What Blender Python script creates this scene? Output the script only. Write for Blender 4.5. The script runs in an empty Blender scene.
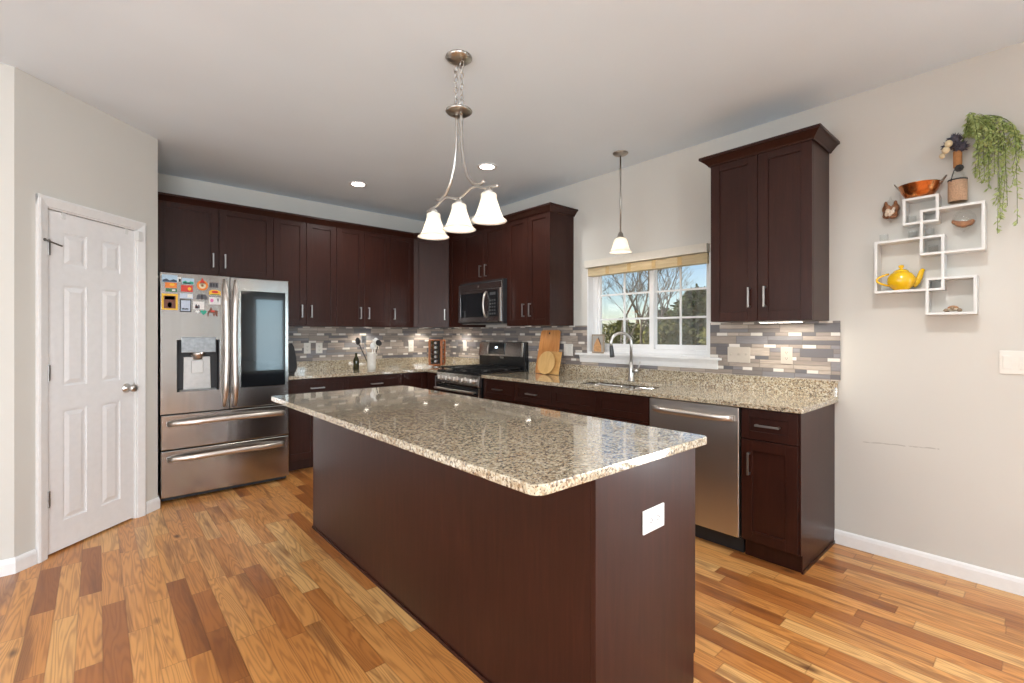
import bpy, bmesh, math, random
from mathutils import Vector, Matrix
PI = math.pi
SC = bpy.context.scene
COL = SC.collection
random.seed(7)

# ------------------------------------------------------------------ camera, sky, sun, daylight, exposure
cam = bpy.data.cameras.new('camera')
cam.sensor_fit = 'HORIZONTAL'; cam.sensor_width = 36.0
cam.lens = 470.4 / 1024 * 36.0
cam.shift_x = -(517.4 - 512) / 1024
cam.shift_y = (334.6 - 341.5) / 1024
cam.clip_start = 0.05; cam.clip_end = 300
camo = bpy.data.objects.new('camera', cam); COL.objects.link(camo)
camo.location = (-3.4204, -5.300, 1.2923)
camo.rotation_euler = (PI / 2, 0, 0.8417 - PI / 2)
SC.camera = camo
SC.view_settings.view_transform = 'Standard'
SC.view_settings.look = 'None'
SC.view_settings.exposure = 0.5
SC.view_settings.gamma = 1.0
SC.view_settings.use_curve_mapping = False

world = bpy.data.worlds.new('world'); SC.world = world; world.use_nodes = True
wt = world.node_tree
bg = wt.nodes['Background']
sky = wt.nodes.new('ShaderNodeTexSky'); sky.sky_type = 'NISHITA'; sky.sun_disc = False
sky.sun_elevation = math.radians(38); sky.sun_rotation = math.radians(-50); sky.altitude = 50
sky.air_density = 1.0; sky.dust_density = 0.3; sky.ozone_density = 2.0
wt.links.new(sky.outputs[0], bg.inputs[0]); bg.inputs[1].default_value = 0.125

def light(name, kind, loc, energy, color=(1, 1, 1), rot=(0, 0, 0), size=None, size_y=None, radius=None, spot=None, spread=None):
    l = bpy.data.lights.new(name, kind); l.energy = energy; l.color = color
    if kind == 'AREA':
        l.shape = 'RECTANGLE' if size_y else 'DISK'; l.size = size
        if size_y: l.size_y = size_y
        if spread: l.spread = spread
    elif radius is not None: l.shadow_soft_size = radius
    if spot: l.spot_size = spot[0]; l.spot_blend = spot[1]
    o = bpy.data.objects.new(name, l); COL.objects.link(o); o.location = loc; o.rotation_euler = rot
    return o
# the sun stands behind the house and lights the trees in the garden
light('sun', 'SUN', (0, 0, 30), 7.0, (1.0, 0.95, 0.86), rot=(math.radians(48), 0, math.radians(-160)))
DAY = (0.90, 0.962, 1.02)
# daylight at the tall windows of the wall behind the camera (outside their glass)
RW = -8.2
for nm, x0, x1, z0, z1, e in (('patio_daylight', -0.80, -0.12, 0.1, 2.15, 26), ('sidelight_daylight', -2.15, -1.85, 0.1, 2.15, 3),
                              ('window_daylight', -5.9, -3.5, 0.35, 2.35, 230)):
    light(nm, 'AREA', ((x0 + x1) / 2, RW - 0.25, (z0 + z1) / 2), e, (0.60, 0.85, 1.0) if nm == 'patio_daylight' else DAY, rot=(PI / 2, 0, 0), size=x1 - x0, size_y=z1 - z0)
# and at the windows of the far side wall
for y0, y1 in ((-6.3, -4.7), (-4.2, -2.6)):
    light('side_daylight', 'AREA', (-7.25, (y0 + y1) / 2, 1.3), 55, DAY, rot=(0, -PI / 2, 0), size=2.0, size_y=y1 - y0)
# and at the glazed garden door further along the window wall
light('door_daylight', 'AREA', (0.25, -6.45, 1.12), 135, DAY, rot=(0, PI / 2, 0), size=2.05, size_y=1.7)

# ------------------------------------------------------------------ node helpers and materials
def srgb(r, g, b):
    f = lambda c: (c / 255 / 12.92) if c / 255 <= 0.04045 else ((c / 255 + 0.055) / 1.055) ** 2.4
    return (f(r), f(g), f(b), 1.0)

class NT:
    def __init__(s, name):
        s.m = bpy.data.materials.new(name); s.m.use_nodes = True
        s.t = s.m.node_tree; s.b = s.t.nodes['Principled BSDF']
    def n(s, typ, **kw):
        nd = s.t.nodes.new(typ)
        for k, v in kw.items(): setattr(nd, k, v)
        return nd
    def set(s, sock, v):
        if isinstance(v, bpy.types.NodeSocket): s.t.links.new(v, sock)
        else: sock.default_value = v
    def math(s, op, a, b=None, c=None):
        nd = s.n('ShaderNodeMath', operation=op); s.set(nd.inputs[0], a)
        if b is not None: s.set(nd.inputs[1], b)
        if c is not None: s.set(nd.inputs[2], c)
        return nd.outputs[0]
    def vec(s, x, y, z):
        nd = s.n('ShaderNodeCombineXYZ')
        for i, v in enumerate((x, y, z)): s.set(nd.inputs[i], v)
        return nd.outputs[0]
    def pos(s, world=True):
        if world: p = s.n('ShaderNodeNewGeometry').outputs['Position']
        else: p = s.n('ShaderNodeTexCoord').outputs['Object']
        sp = s.n('ShaderNodeSeparateXYZ'); s.set(sp.inputs[0], p)
        return p, sp.outputs[0], sp.outputs[1], sp.outputs[2]
    def white(s, v, dim='2D'):
        nd = s.n('ShaderNodeTexWhiteNoise', noise_dimensions=dim)
        s.set(nd.inputs['W' if dim == '1D' else 'Vector'], v)
        return nd.outputs['Value'], nd.outputs['Color']
    def noise(s, v, scale, detail=3, rough=0.5, dist=0.0):
        nd = s.n('ShaderNodeTexNoise'); s.set(nd.inputs['Vector'], v); nd.inputs['Scale'].default_value = scale
        nd.inputs['Detail'].default_value = detail; nd.inputs['Roughness'].default_value = rough
        nd.inputs['Distortion'].default_value = dist
        return nd.outputs['Fac']
    def voro(s, v, scale, feature='F1', rand=1.0):
        nd = s.n('ShaderNodeTexVoronoi', feature=feature); s.set(nd.inputs['Vector'], v)
        nd.inputs['Scale'].default_value = scale; nd.inputs['Randomness'].default_value = rand
        return nd
    def ramp(s, f, stops, mode='LINEAR'):
        nd = s.n('ShaderNodeValToRGB'); s.set(nd.inputs[0], f); cr = nd.color_ramp; cr.interpolation = mode
        while len(cr.elements) < len(stops): cr.elements.new(0.5)
        for e, (p, c) in zip(cr.elements, stops):
            e.position = p; e.color = c if len(c) == 4 else (*c, 1)
        return nd.outputs[0]
    def mix(s, f, a, b, mode='MIX'):
        nd = s.n('ShaderNodeMix', data_type='RGBA', blend_type=mode)
        s.set(nd.inputs['Factor'], f); s.set(nd.inputs[6], a); s.set(nd.inputs[7], b)
        return nd.outputs[2]
    def P(s, **kw):
        for k, v in kw.items(): s.set(s.b.inputs[k.replace('_', ' ')], v)
    def bump(s, h, strength=0.2, dist=0.002):
        nd = s.n('ShaderNodeBump'); s.set(nd.inputs['Height'], h)
        nd.inputs['Strength'].default_value = strength; nd.inputs['Distance'].default_value = dist
        s.set(s.b.inputs['Normal'], nd.outputs[0])

def plain(name, col, rough=0.5, metal=0.0, vary=0.06, scale=30.0, coat=0.0, emit=0.0, aniso=0.0):
    t = NT(name); c = col if len(col) == 4 else (*col, 1)
    p = t.pos(False)[0]
    f = t.noise(p, scale, 2)
    lo = tuple(max(0, x * (1 - vary)) for x in c[:3]) + (1,); hi = tuple(x * (1 + vary) for x in c[:3]) + (1,)
    base = t.ramp(f, [(0.3, lo), (0.7, hi)])
    t.P(Base_Color=base, Roughness=rough, Metallic=metal)
    if coat: t.P(Coat_Weight=coat, Coat_Roughness=0.12)
    if aniso: t.P(Anisotropic=aniso)
    if emit:
        t.P(Emission_Color=c, Emission_Strength=emit)
    return t.m

def wood_espresso():
    t = NT('espresso_wood'); p, x, y, z = t.pos(True)
    v = t.vec(t.math('MULTIPLY', x, 28), t.math('MULTIPLY', y, 28), t.math('MULTIPLY', z, 2.2))
    g = t.noise(v, 1.6, 5, 0.6, 0.4); big = t.noise(p, 2.2, 2)
    f = t.math('ADD', t.math('MULTIPLY', g, 0.7), t.math('MULTIPLY', big, 0.3))
    t.P(Base_Color=t.ramp(f, [(0.25, (0.021, 0.0056, 0.0034)), (0.55, (0.036, 0.0099, 0.0060)), (0.8, (0.058, 0.0158, 0.0094))]),
        Roughness=0.36, Specular_IOR_Level=0.26, Coat_Weight=0.09, Coat_Roughness=0.15)
    t.bump(g, 0.05, 0.0006)
    return t.m

def wood_floor():
    t = NT('oak_strip_floor'); p, x, y, z = t.pos(True); W = 0.083
    xr = t.math('DIVIDE', x, W); row = t.math('FLOOR', xr); fx = t.math('FRACT', xr)
    r1, rc = t.white(row, '1D'); r2, _ = t.white(t.math('ADD', row, 91.7), '1D')
    ln = t.math('MULTIPLY_ADD', r1, 0.45, 0.36)
    vv = t.math('DIVIDE', t.math('MULTIPLY_ADD', r2, 9.0, y), ln)
    cell = t.math('FLOOR', vv); fy = t.math('FRACT', vv)
    h, hc = t.white(t.vec(row, cell, 0.0)); h2, _ = t.white(t.vec(t.math('ADD', row, 37.3), cell, 0.0))
    # plank tone
    tone = t.ramp(h, [(0.0, srgb(148, 88, 42)), (0.14, srgb(182, 114, 56)), (0.35, srgb(212, 144, 76)), (0.7, srgb(224, 160, 90)), (1.0, srgb(238, 190, 122))])
    off = t.math('MULTIPLY', h2, 53.0)
    gv = t.vec(t.math('ADD', t.math('MULTIPLY', x, 11.0), off), t.math('MULTIPLY', y, 0.75), off)
    n1 = t.noise(gv, 1.3, 2, 0.45, 0.25)
    ring = t.math('SINE', t.math('MULTIPLY', n1, 95.0))
    ring = t.math('MULTIPLY_ADD', ring, 0.5, 0.5)
    fine = t.noise(t.vec(t.math('MULTIPLY', x, 160.0), t.math('MULTIPLY', y, 6.0), off), 1.0, 3, 0.6)
    heart = t.noise(t.vec(t.math('ADD', t.math('MULTIPLY', x, 16.0), off), t.math('MULTIPLY', y, 1.6), off), 0.7, 3, 0.55, 0.4)
    c = t.mix(t.math('MULTIPLY', t.math('POWER', ring, 2.0), 0.40), tone, srgb(116, 58, 24))
    c = t.mix(t.math('MULTIPLY', fine, 0.34), c, srgb(150, 92, 46))
    c = t.mix(t.ramp(heart, [(0.54, (0, 0, 0)), (0.68, (0.62, 0.62, 0.62))]), c, srgb(104, 56, 30))
    knot = t.voro(t.vec(t.math('MULTIPLY', x, 3.4), t.math('MULTIPLY', y, 1.5), 0.0), 1.0)
    kf = t.ramp(knot.outputs['Distance'], [(0.02, (0.85, 0.85, 0.85)), (0.075, (0, 0, 0))])
    c = t.mix(kf, c, srgb(80, 42, 22))
    ex = t.math('MINIMUM', fx, t.math('SUBTRACT', 1.0, fx)); ex = t.math('MULTIPLY', ex, W)
    ey = t.math('MULTIPLY', t.math('MINIMUM', fy, t.math('SUBTRACT', 1.0, fy)), ln)
    e = t.math('MINIMUM', ex, ey)
    gap = t.ramp(e, [(0.0, (1, 1, 1)), (0.0016, (0, 0, 0))])
    c = t.mix(t.math('MULTIPLY', gap, 0.4), c, srgb(84, 44, 18))
    t.P(Base_Color=c, Roughness=t.math('MULTIPLY_ADD', fine, 0.12, 0.26), Coat_Weight=0.15, Coat_Roughness=0.2)
    t.bump(t.math('MULTIPLY', gap, -1.0), 0.25, 0.001)
    return t.m

def granite():
    t = NT('speckled_granite'); p, x, y, z = t.pos(True)
    warp = t.noise(p, 9.0, 3); big = t.noise(p, 5.0, 2)
    v1 = t.voro(p, 125.0); s1 = t.n('ShaderNodeSeparateColor'); t.set(s1.inputs[0], v1.outputs['Color'])
    v2 = t.voro(p, 300.0); s2 = t.n('ShaderNodeSeparateColor'); t.set(s2.inputs[0], v2.outputs['Color'])
    n2 = t.noise(p, 95.0, 4, 0.65)
    k = t.math('ADD', t.math('MULTIPLY', s1.outputs[0], 0.55), t.math('MULTIPLY', n2, 0.45))
    c = t.ramp(k, [(0.16, srgb(80, 72, 64)), (0.27, srgb(134, 120, 102)), (0.38, srgb(176, 160, 134)), (0.55, srgb(200, 188, 162)), (0.8, srgb(216, 207, 188))])
    brown = t.ramp(t.math('ADD', t.math('MULTIPLY', s1.outputs[1], 0.6), t.math('MULTIPLY', big, 0.4)), [(0.66, (0, 0, 0)), (0.72, (1, 1, 1))])
    c = t.mix(t.math('MULTIPLY', brown, 0.45), c, srgb(150, 112, 70))
    dark = t.ramp(t.math('ADD', t.math('MULTIPLY', s2.outputs[2], 0.5), t.math('MULTIPLY', n2, 0.5)), [(0.27, (0.9, 0.9, 0.9)), (0.33, (0, 0, 0))])
    c = t.mix(dark, c, srgb(58, 50, 46))
    grey = t.ramp(t.noise(p, 55.0, 3, 0.6), [(0.58, (0, 0, 0)), (0.68, (1, 1, 1))])
    c = t.mix(t.math('MULTIPLY', grey, 0.5), c, srgb(128, 122, 114))
    t.P(Base_Color=c, Roughness=0.09, Coat_Weight=0.7, Coat_Roughness=0.025, Coat_IOR=2.2)
    return t.m

def tile():
    t = NT('mosaic_strip_tile'); p, x, y, z = t.pos(True)
    u = t.math('SUBTRACT', x, y); PER = 0.0805; TF = 0.70
    zz = t.math('DIVIDE', t.math('SUBTRACT', z, 0.985), PER); k = t.math('FLOOR', zz); fz = t.math('FRACT', zz)
    thin = t.math('GREATER_THAN', fz, TF)
    row = t.math('ADD', t.math('MULTIPLY', k, 2.0), thin)
    r1, _ = t.white(row, '1D')
    ln = t.math('MULTIPLY_ADD', thin, -0.122, t.math('MULTIPLY_ADD', r1, 0.03, 0.185))
    vv = t.math('DIVIDE', t.math('MULTIPLY_ADD', r1, 5.3, u), ln)
    cell = t.math('FLOOR', vv); fu = t.math('FRACT', vv)
    h, hc = t.white(t.vec(row, cell, 0.0)); h2, _ = t.white(t.vec(t.math('ADD', row, 17.1), cell, 3.0))
    # tall courses are mostly two stacked strips
    split = t.math('MULTIPLY', t.math('GREATER_THAN', h2, 0.38), t.math('SUBTRACT', 1.0, thin))
    up = t.math('MULTIPLY', t.math('GREATER_THAN', fz, TF / 2), split)
    h3, _ = t.white(t.vec(t.math('MULTIPLY_ADD', up, 71.0, row), cell, 5.0))
    c = t.ramp(h3, [(0.0, srgb(104, 102, 106)), (0.18, srgb(134, 126, 122)), (0.36, srgb(160, 148, 138)), (0.55, srgb(180, 166, 154)), (0.75, srgb(138, 136, 140)), (0.9, srgb(196, 182, 168))], 'CONSTANT')
    st = t.noise(t.vec(t.math('MULTIPLY', u, 12.0), t.math('MULTIPLY', z, 90.0), h3), 1.0, 4, 0.6)
    c = t.mix(t.ramp(st, [(0.35, (0, 0, 0)), (0.75, (0.5, 0.5, 0.5))]), c, srgb(116, 108, 104))
    pale = t.math('MULTIPLY', thin, t.math('LESS_THAN', t.math('FLOORED_MODULO', cell, 3.0), 0.5))
    c = t.mix(t.math('MULTIPLY', pale, 0.85), c, srgb(236, 230, 222))
    eu = t.math('MULTIPLY', t.math('MINIMUM', fu, t.math('SUBTRACT', 1.0, fu)), ln)
    za = t.math('MULTIPLY', t.math('MINIMUM', fz, t.math('SUBTRACT', 1.0, fz)), PER)
    zb = t.math('MULTIPLY', t.math('ABSOLUTE', t.math('SUBTRACT', fz, TF)), PER)
    zc = t.math('ADD', t.math('MULTIPLY', t.math('ABSOLUTE', t.math('SUBTRACT', fz, TF / 2)), PER), t.math('SUBTRACT', 1.0, split))
    e = t.math('MINIMUM', t.math('MINIMUM', eu, za), t.math('MINIMUM', zb, zc))
    gap = t.ramp(e, [(0.0, (1, 1, 1)), (0.0012, (0, 0, 0))])
    c = t.mix(t.math('MULTIPLY', gap, 0.6), c, srgb(96, 90, 86))
    t.P(Base_Color=c, Roughness=t.math('MULTIPLY_ADD', pale, -0.2, 0.32))
    t.bump(t.math('ADD', t.math('MULTIPLY', gap, -1.0), t.math('MULTIPLY', st, 0.25)), 0.35, 0.0015)
    return t.m

def paint(name, col, rough=0.75):
    t = NT(name); p = t.pos(True)[0]
    f = t.noise(p, 1.3, 2); c = col[:3]
    t.P(Base_Color=t.ramp(f, [(0.3, tuple(q * 0.975 for q in c)), (0.7, tuple(min(1, q * 1.02) for q in c))]), Roughness=rough)
    t.bump(t.noise(p, 260.0, 2), 0.03, 0.0005)
    return t

def wall_paint():
    t = paint('wall_paint', srgb(212, 209, 202)); return t.m

def wall_paint_scuffed():
    # a long thin scuff on the bare wall right of the cabinets
    t = paint('wall_paint_scuffed', srgb(212, 209, 202)); p, x, y, z = t.pos(True)
    old = t.b.inputs['Base Color'].links[0].from_socket
    wob = t.math('MULTIPLY', t.math('SUBTRACT', t.noise(p, 14.0, 2), 0.5), 0.012)
    d = t.math('ABSOLUTE', t.math('ADD', t.math('SUBTRACT', z, t.math('MULTIPLY_ADD', y, -0.05, 0.4227)), wob))
    line = t.ramp(d, [(0.0, (1, 1, 1)), (0.004, (0, 0, 0))])
    m = t.math('MULTIPLY', t.math('LESS_THAN', y, -4.57), t.math('GREATER_THAN', y, -4.92))
    brk = t.ramp(t.noise(p, 30.0, 2), [(0.36, (0, 0, 0)), (0.5, (1, 1, 1))])
    f = t.math('MULTIPLY', t.math('MULTIPLY', line, m), t.math('MULTIPLY', brk, 0.6))
    t.P(Base_Color=t.mix(f, old, srgb(130, 122, 112)))
    return t.m

def steel(name='brushed_steel', axis='z', col=(0.47, 0.45, 0.435), rough=0.17):
    t = NT(name); p, x, y, z = t.pos(True)
    k = 2.0; a = 120.0
    v = t.vec(t.math('MULTIPLY', x, k if axis == 'h' else a), t.math('MULTIPLY', y, k if axis == 'h' else a), t.math('MULTIPLY', z, a if axis == 'h' else k))
    g = t.noise(v, 1.0, 2, 0.5)
    t.P(Base_Color=(*col, 1), Metallic=1.0, Roughness=t.math('MULTIPLY_ADD', g, 0.05, rough))
    # sheet metal is never quite flat: slow waviness across the width
    wv = t.noise(t.vec(t.math('MULTIPLY', x, 7.0), t.math('MULTIPLY', y, 7.0), t.math('MULTIPLY', z, 0.5)), 1.0, 2, 0.5)
    t.bump(wv, 0.35, 0.006)
    return t.m

def clear_glass(name, tint=(1, 1, 1), gloss=0.06, ior=1.45, most=0.9):
    t = NT(name); t.t.nodes.remove(t.b); out = t.t.nodes['Material Output']
    tr = t.n('ShaderNodeBsdfTransparent'); tr.inputs[0].default_value = (*tint, 1)
    gl = t.n('ShaderNodeBsdfGlossy'); gl.inputs['Roughness'].default_value = 0.02
    fr = t.n('ShaderNodeFresnel'); fr.inputs[0].default_value = ior
    f = t.math('MINIMUM', t.math('ADD', fr.outputs[0], gloss), most)
    ms = t.n('ShaderNodeMixShader'); t.set(ms.inputs[0], f); t.set(ms.inputs[1], tr.outputs[0]); t.set(ms.inputs[2], gl.outputs[0])
    t.t.links.new(ms.outputs[0], out.inputs[0])
    return t.m

def shade_glass():
    t = NT('frosted_white_glass'); t.t.nodes.remove(t.b); out = t.t.nodes['Material Output']
    p = t.pos(False)[0]; sw = t.noise(p, 14.0, 3, 0.5, 1.5)
    c = t.ramp(sw, [(0.3, (0.90, 0.86, 0.80)), (0.7, (1.0, 0.97, 0.93))])
    tl = t.n('ShaderNodeBsdfTranslucent'); t.set(tl.inputs[0], c)
    df = t.n('ShaderNodeBsdfDiffuse'); t.set(df.inputs[0], c)
    em = t.n('ShaderNodeEmission'); t.set(em.inputs[0], c); em.inputs[1].default_value = 0.05
    m1 = t.n('ShaderNodeMixShader'); m1.inputs[0].default_value = 0.4; t.set(m1.inputs[1], tl.outputs[0]); t.set(m1.inputs[2], df.outputs[0])
    ad = t.n('ShaderNodeAddShader'); t.set(ad.inputs[0], m1.outputs[0]); t.set(ad.inputs[1], em.outputs[0])
    t.t.links.new(ad.outputs[0], out.inputs[0])
    return t.m

def emitter(name, col, strength):
    t = NT(name); p = t.pos(False)[0]
    t.P(Base_Color=(*col, 1), Emission_Color=(*col, 1), Emission_Strength=strength)
    return t.m

def wood_light(name, a, b, scale=1.0, axis='z', rough=0.45):
    t = NT(name); p, x, y, z = t.pos(True)
    q = [18.0 * scale] * 3; q['xyz'.index(axis)] = 1.6 * scale
    v = t.vec(t.math('MULTIPLY', x, q[0]), t.math('MULTIPLY', y, q[1]), t.math('MULTIPLY', z, q[2]))
    g = t.noise(v, 1.0, 4, 0.55, 0.8)
    t.P(Base_Color=t.ramp(g, [(0.3, a), (0.7, b)]), Roughness=rough)
    return t.m

def bark(name, a, b):
    t = NT(name); p, x, y, z = t.pos(True)
    g = t.noise(t.vec(t.math('MULTIPLY', x, 9), t.math('MULTIPLY', y, 9), t.math('MULTIPLY', z, 2)), 1.0, 4, 0.6)
    t.P(Base_Color=t.ramp(g, [(0.3, a), (0.7, b)]), Roughness=0.9)
    return t.m

def leafy(name, a, b, scale=1.2, rough=0.8):
    t = NT(name); p = t.pos(True)[0]
    g = t.noise(p, scale, 5, 0.7)
    t.P(Base_Color=t.ramp(g, [(0.3, a), (0.7, b)]), Roughness=rough, Specular_IOR_Level=0.2)
    return t.m

M = {}
M['wood'] = wood_espresso(); M['floor'] = wood_floor(); M['granite'] = granite(); M['tile'] = tile()
M['wall'] = wall_paint(); M['wall_scuff'] = wall_paint_scuffed()
M['ceil'] = paint('ceiling_paint', srgb(230, 241, 250), 0.85).m
M['trim'] = plain('white_trim_paint', srgb(238, 237, 236), 0.42, vary=0.02)
M['door'] = plain('white_door_paint', srgb(238, 237, 237), 0.45, vary=0.02)
M['hinge'] = plain('dark_nickel_hinge', (0.22, 0.21, 0.20), 0.4, 0.9, 0.1)
M['taupe'] = paint('taupe_wall_paint', srgb(150, 142, 132)).m
M['cream'] = plain('cream_board_paint', srgb(222, 216, 204), 0.6, vary=0.02)
M['steel'] = steel(); M['steel_h'] = steel('brushed_steel_flat', 'h')
M['steel_dw'] = steel('brushed_steel_dishwasher', 'z', (0.60, 0.56, 0.53), 0.36)
M['handle_steel'] = plain('satin_steel', (0.72, 0.66, 0.61), 0.36, 1.0, 0.03)
M['pull'] = plain('dull_nickel_pull', (0.44, 0.43, 0.42), 0.34, 1.0, 0.05)
M['nickel'] = plain('brushed_nickel', (0.62, 0.60, 0.57), 0.3, 1.0, 0.05)
M['bronze_nickel'] = plain('antique_nickel', (0.44, 0.41, 0.37), 0.3, 1.0, 0.12)
M['chrome'] = plain('polished_chrome', (0.78, 0.78, 0.78), 0.12, 1.0, 0.02)
M['black'] = plain('black_enamel', (0.012, 0.012, 0.013), 0.25)
M['blackmatte'] = plain('black_plastic', (0.02, 0.02, 0.022), 0.55)
M['iron'] = plain('cast_iron', (0.018, 0.018, 0.019), 0.5, 0.3)
M['darkgrey'] = plain('dark_grey_plastic', (0.06, 0.06, 0.062), 0.4)
M['blackglass'] = plain('black_glass', (0.008, 0.010, 0.012), 0.03, coat=0.5)
M['greypanel'] = plain('grey_metal_panel', (0.30, 0.31, 0.32), 0.35, 0.8, 0.15, 40)
M['palemetal'] = plain('pale_grey_metal', (0.52, 0.50, 0.48), 0.4, 0.6)
M['plate'] = plain('ivory_plate_plastic', srgb(232, 228, 220), 0.4, vary=0.02)
M['plategrey'] = plain('taupe_plate_plastic', srgb(198, 188, 176), 0.4, vary=0.02)
M['white'] = plain('white_lacquer', srgb(226, 226, 224), 0.4, vary=0.015)
M['slot'] = plain('dark_slot', (0.03, 0.03, 0.03), 0.6)
M['vinyl'] = plain('white_vinyl', srgb(240, 240, 240), 0.35, vary=0.01)
M['glass'] = clear_glass('window_glass')
M['clear'] = clear_glass('clear_glassware', (0.985, 0.99, 0.985), 0.03, 1.3, 0.22)
M['shade'] = shade_glass()
M['bulb'] = emitter('lit_bulb', (1.0, 0.88, 0.70), 2.5)
M['led'] = emitter('lit_led_strip', (1.0, 0.93, 0.82), 8.0)
M['can'] = emitter('lit_downlight_lens', (1.0, 0.95, 0.86), 9.0)
M['display'] = emitter('lit_clock_display', (0.75, 0.88, 1.0), 2.5)
M['lid'] = plain('dull_tin_lid', (0.30, 0.29, 0.28), 0.4, 1.0, 0.1)
M['copper'] = plain('hammered_copper', (0.62, 0.24, 0.09), 0.26, 1.0, 0.2, 60)
M['yellow'] = plain('yellow_glaze', srgb(238, 190, 20), 0.15, coat=0.6, vary=0.05)
M['bamboo_board'] = wood_light('bamboo_board_wood', srgb(186, 118, 62), srgb(216, 154, 92), 1.4, 'z')
M['maple'] = wood_light('pale_maple_wood', srgb(200, 156, 96), srgb(222, 182, 122), 1.2, 'z')
M['maple2'] = wood_light('honey_maple_wood', srgb(198, 148, 86), srgb(216, 170, 106), 1.2, 'y')
M['spicewood'] = wood_light('orange_spice_wood', srgb(134, 72, 30), srgb(168, 98, 46), 2.0, 'z')
M['tape'] = plain('tan_fabric_tape', srgb(206, 176, 126), .8)
M['bamboo'] = wood_light('bamboo_blind_slats', srgb(206, 184, 142), srgb(232, 214, 176), 2.0, 'y', 0.6)

# ------------------------------------------------------------------ mesh helpers
FB = lambda u, v, z: Vector((u, -v, z))                 # along the back wall, v out into the room
FR = lambda u, v, z: Vector((-v, -u, z))                # along the window wall, u = distance from the corner
C45 = math.sqrt(0.5); P0 = (-3.085, -0.915)
FP = lambda s, v, z: Vector((P0[0] + s * C45 + v * C45, P0[1] + s * C45 - v * C45, z))   # pantry diagonal
FW = lambda x, y, z: Vector((x, y, z))

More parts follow.
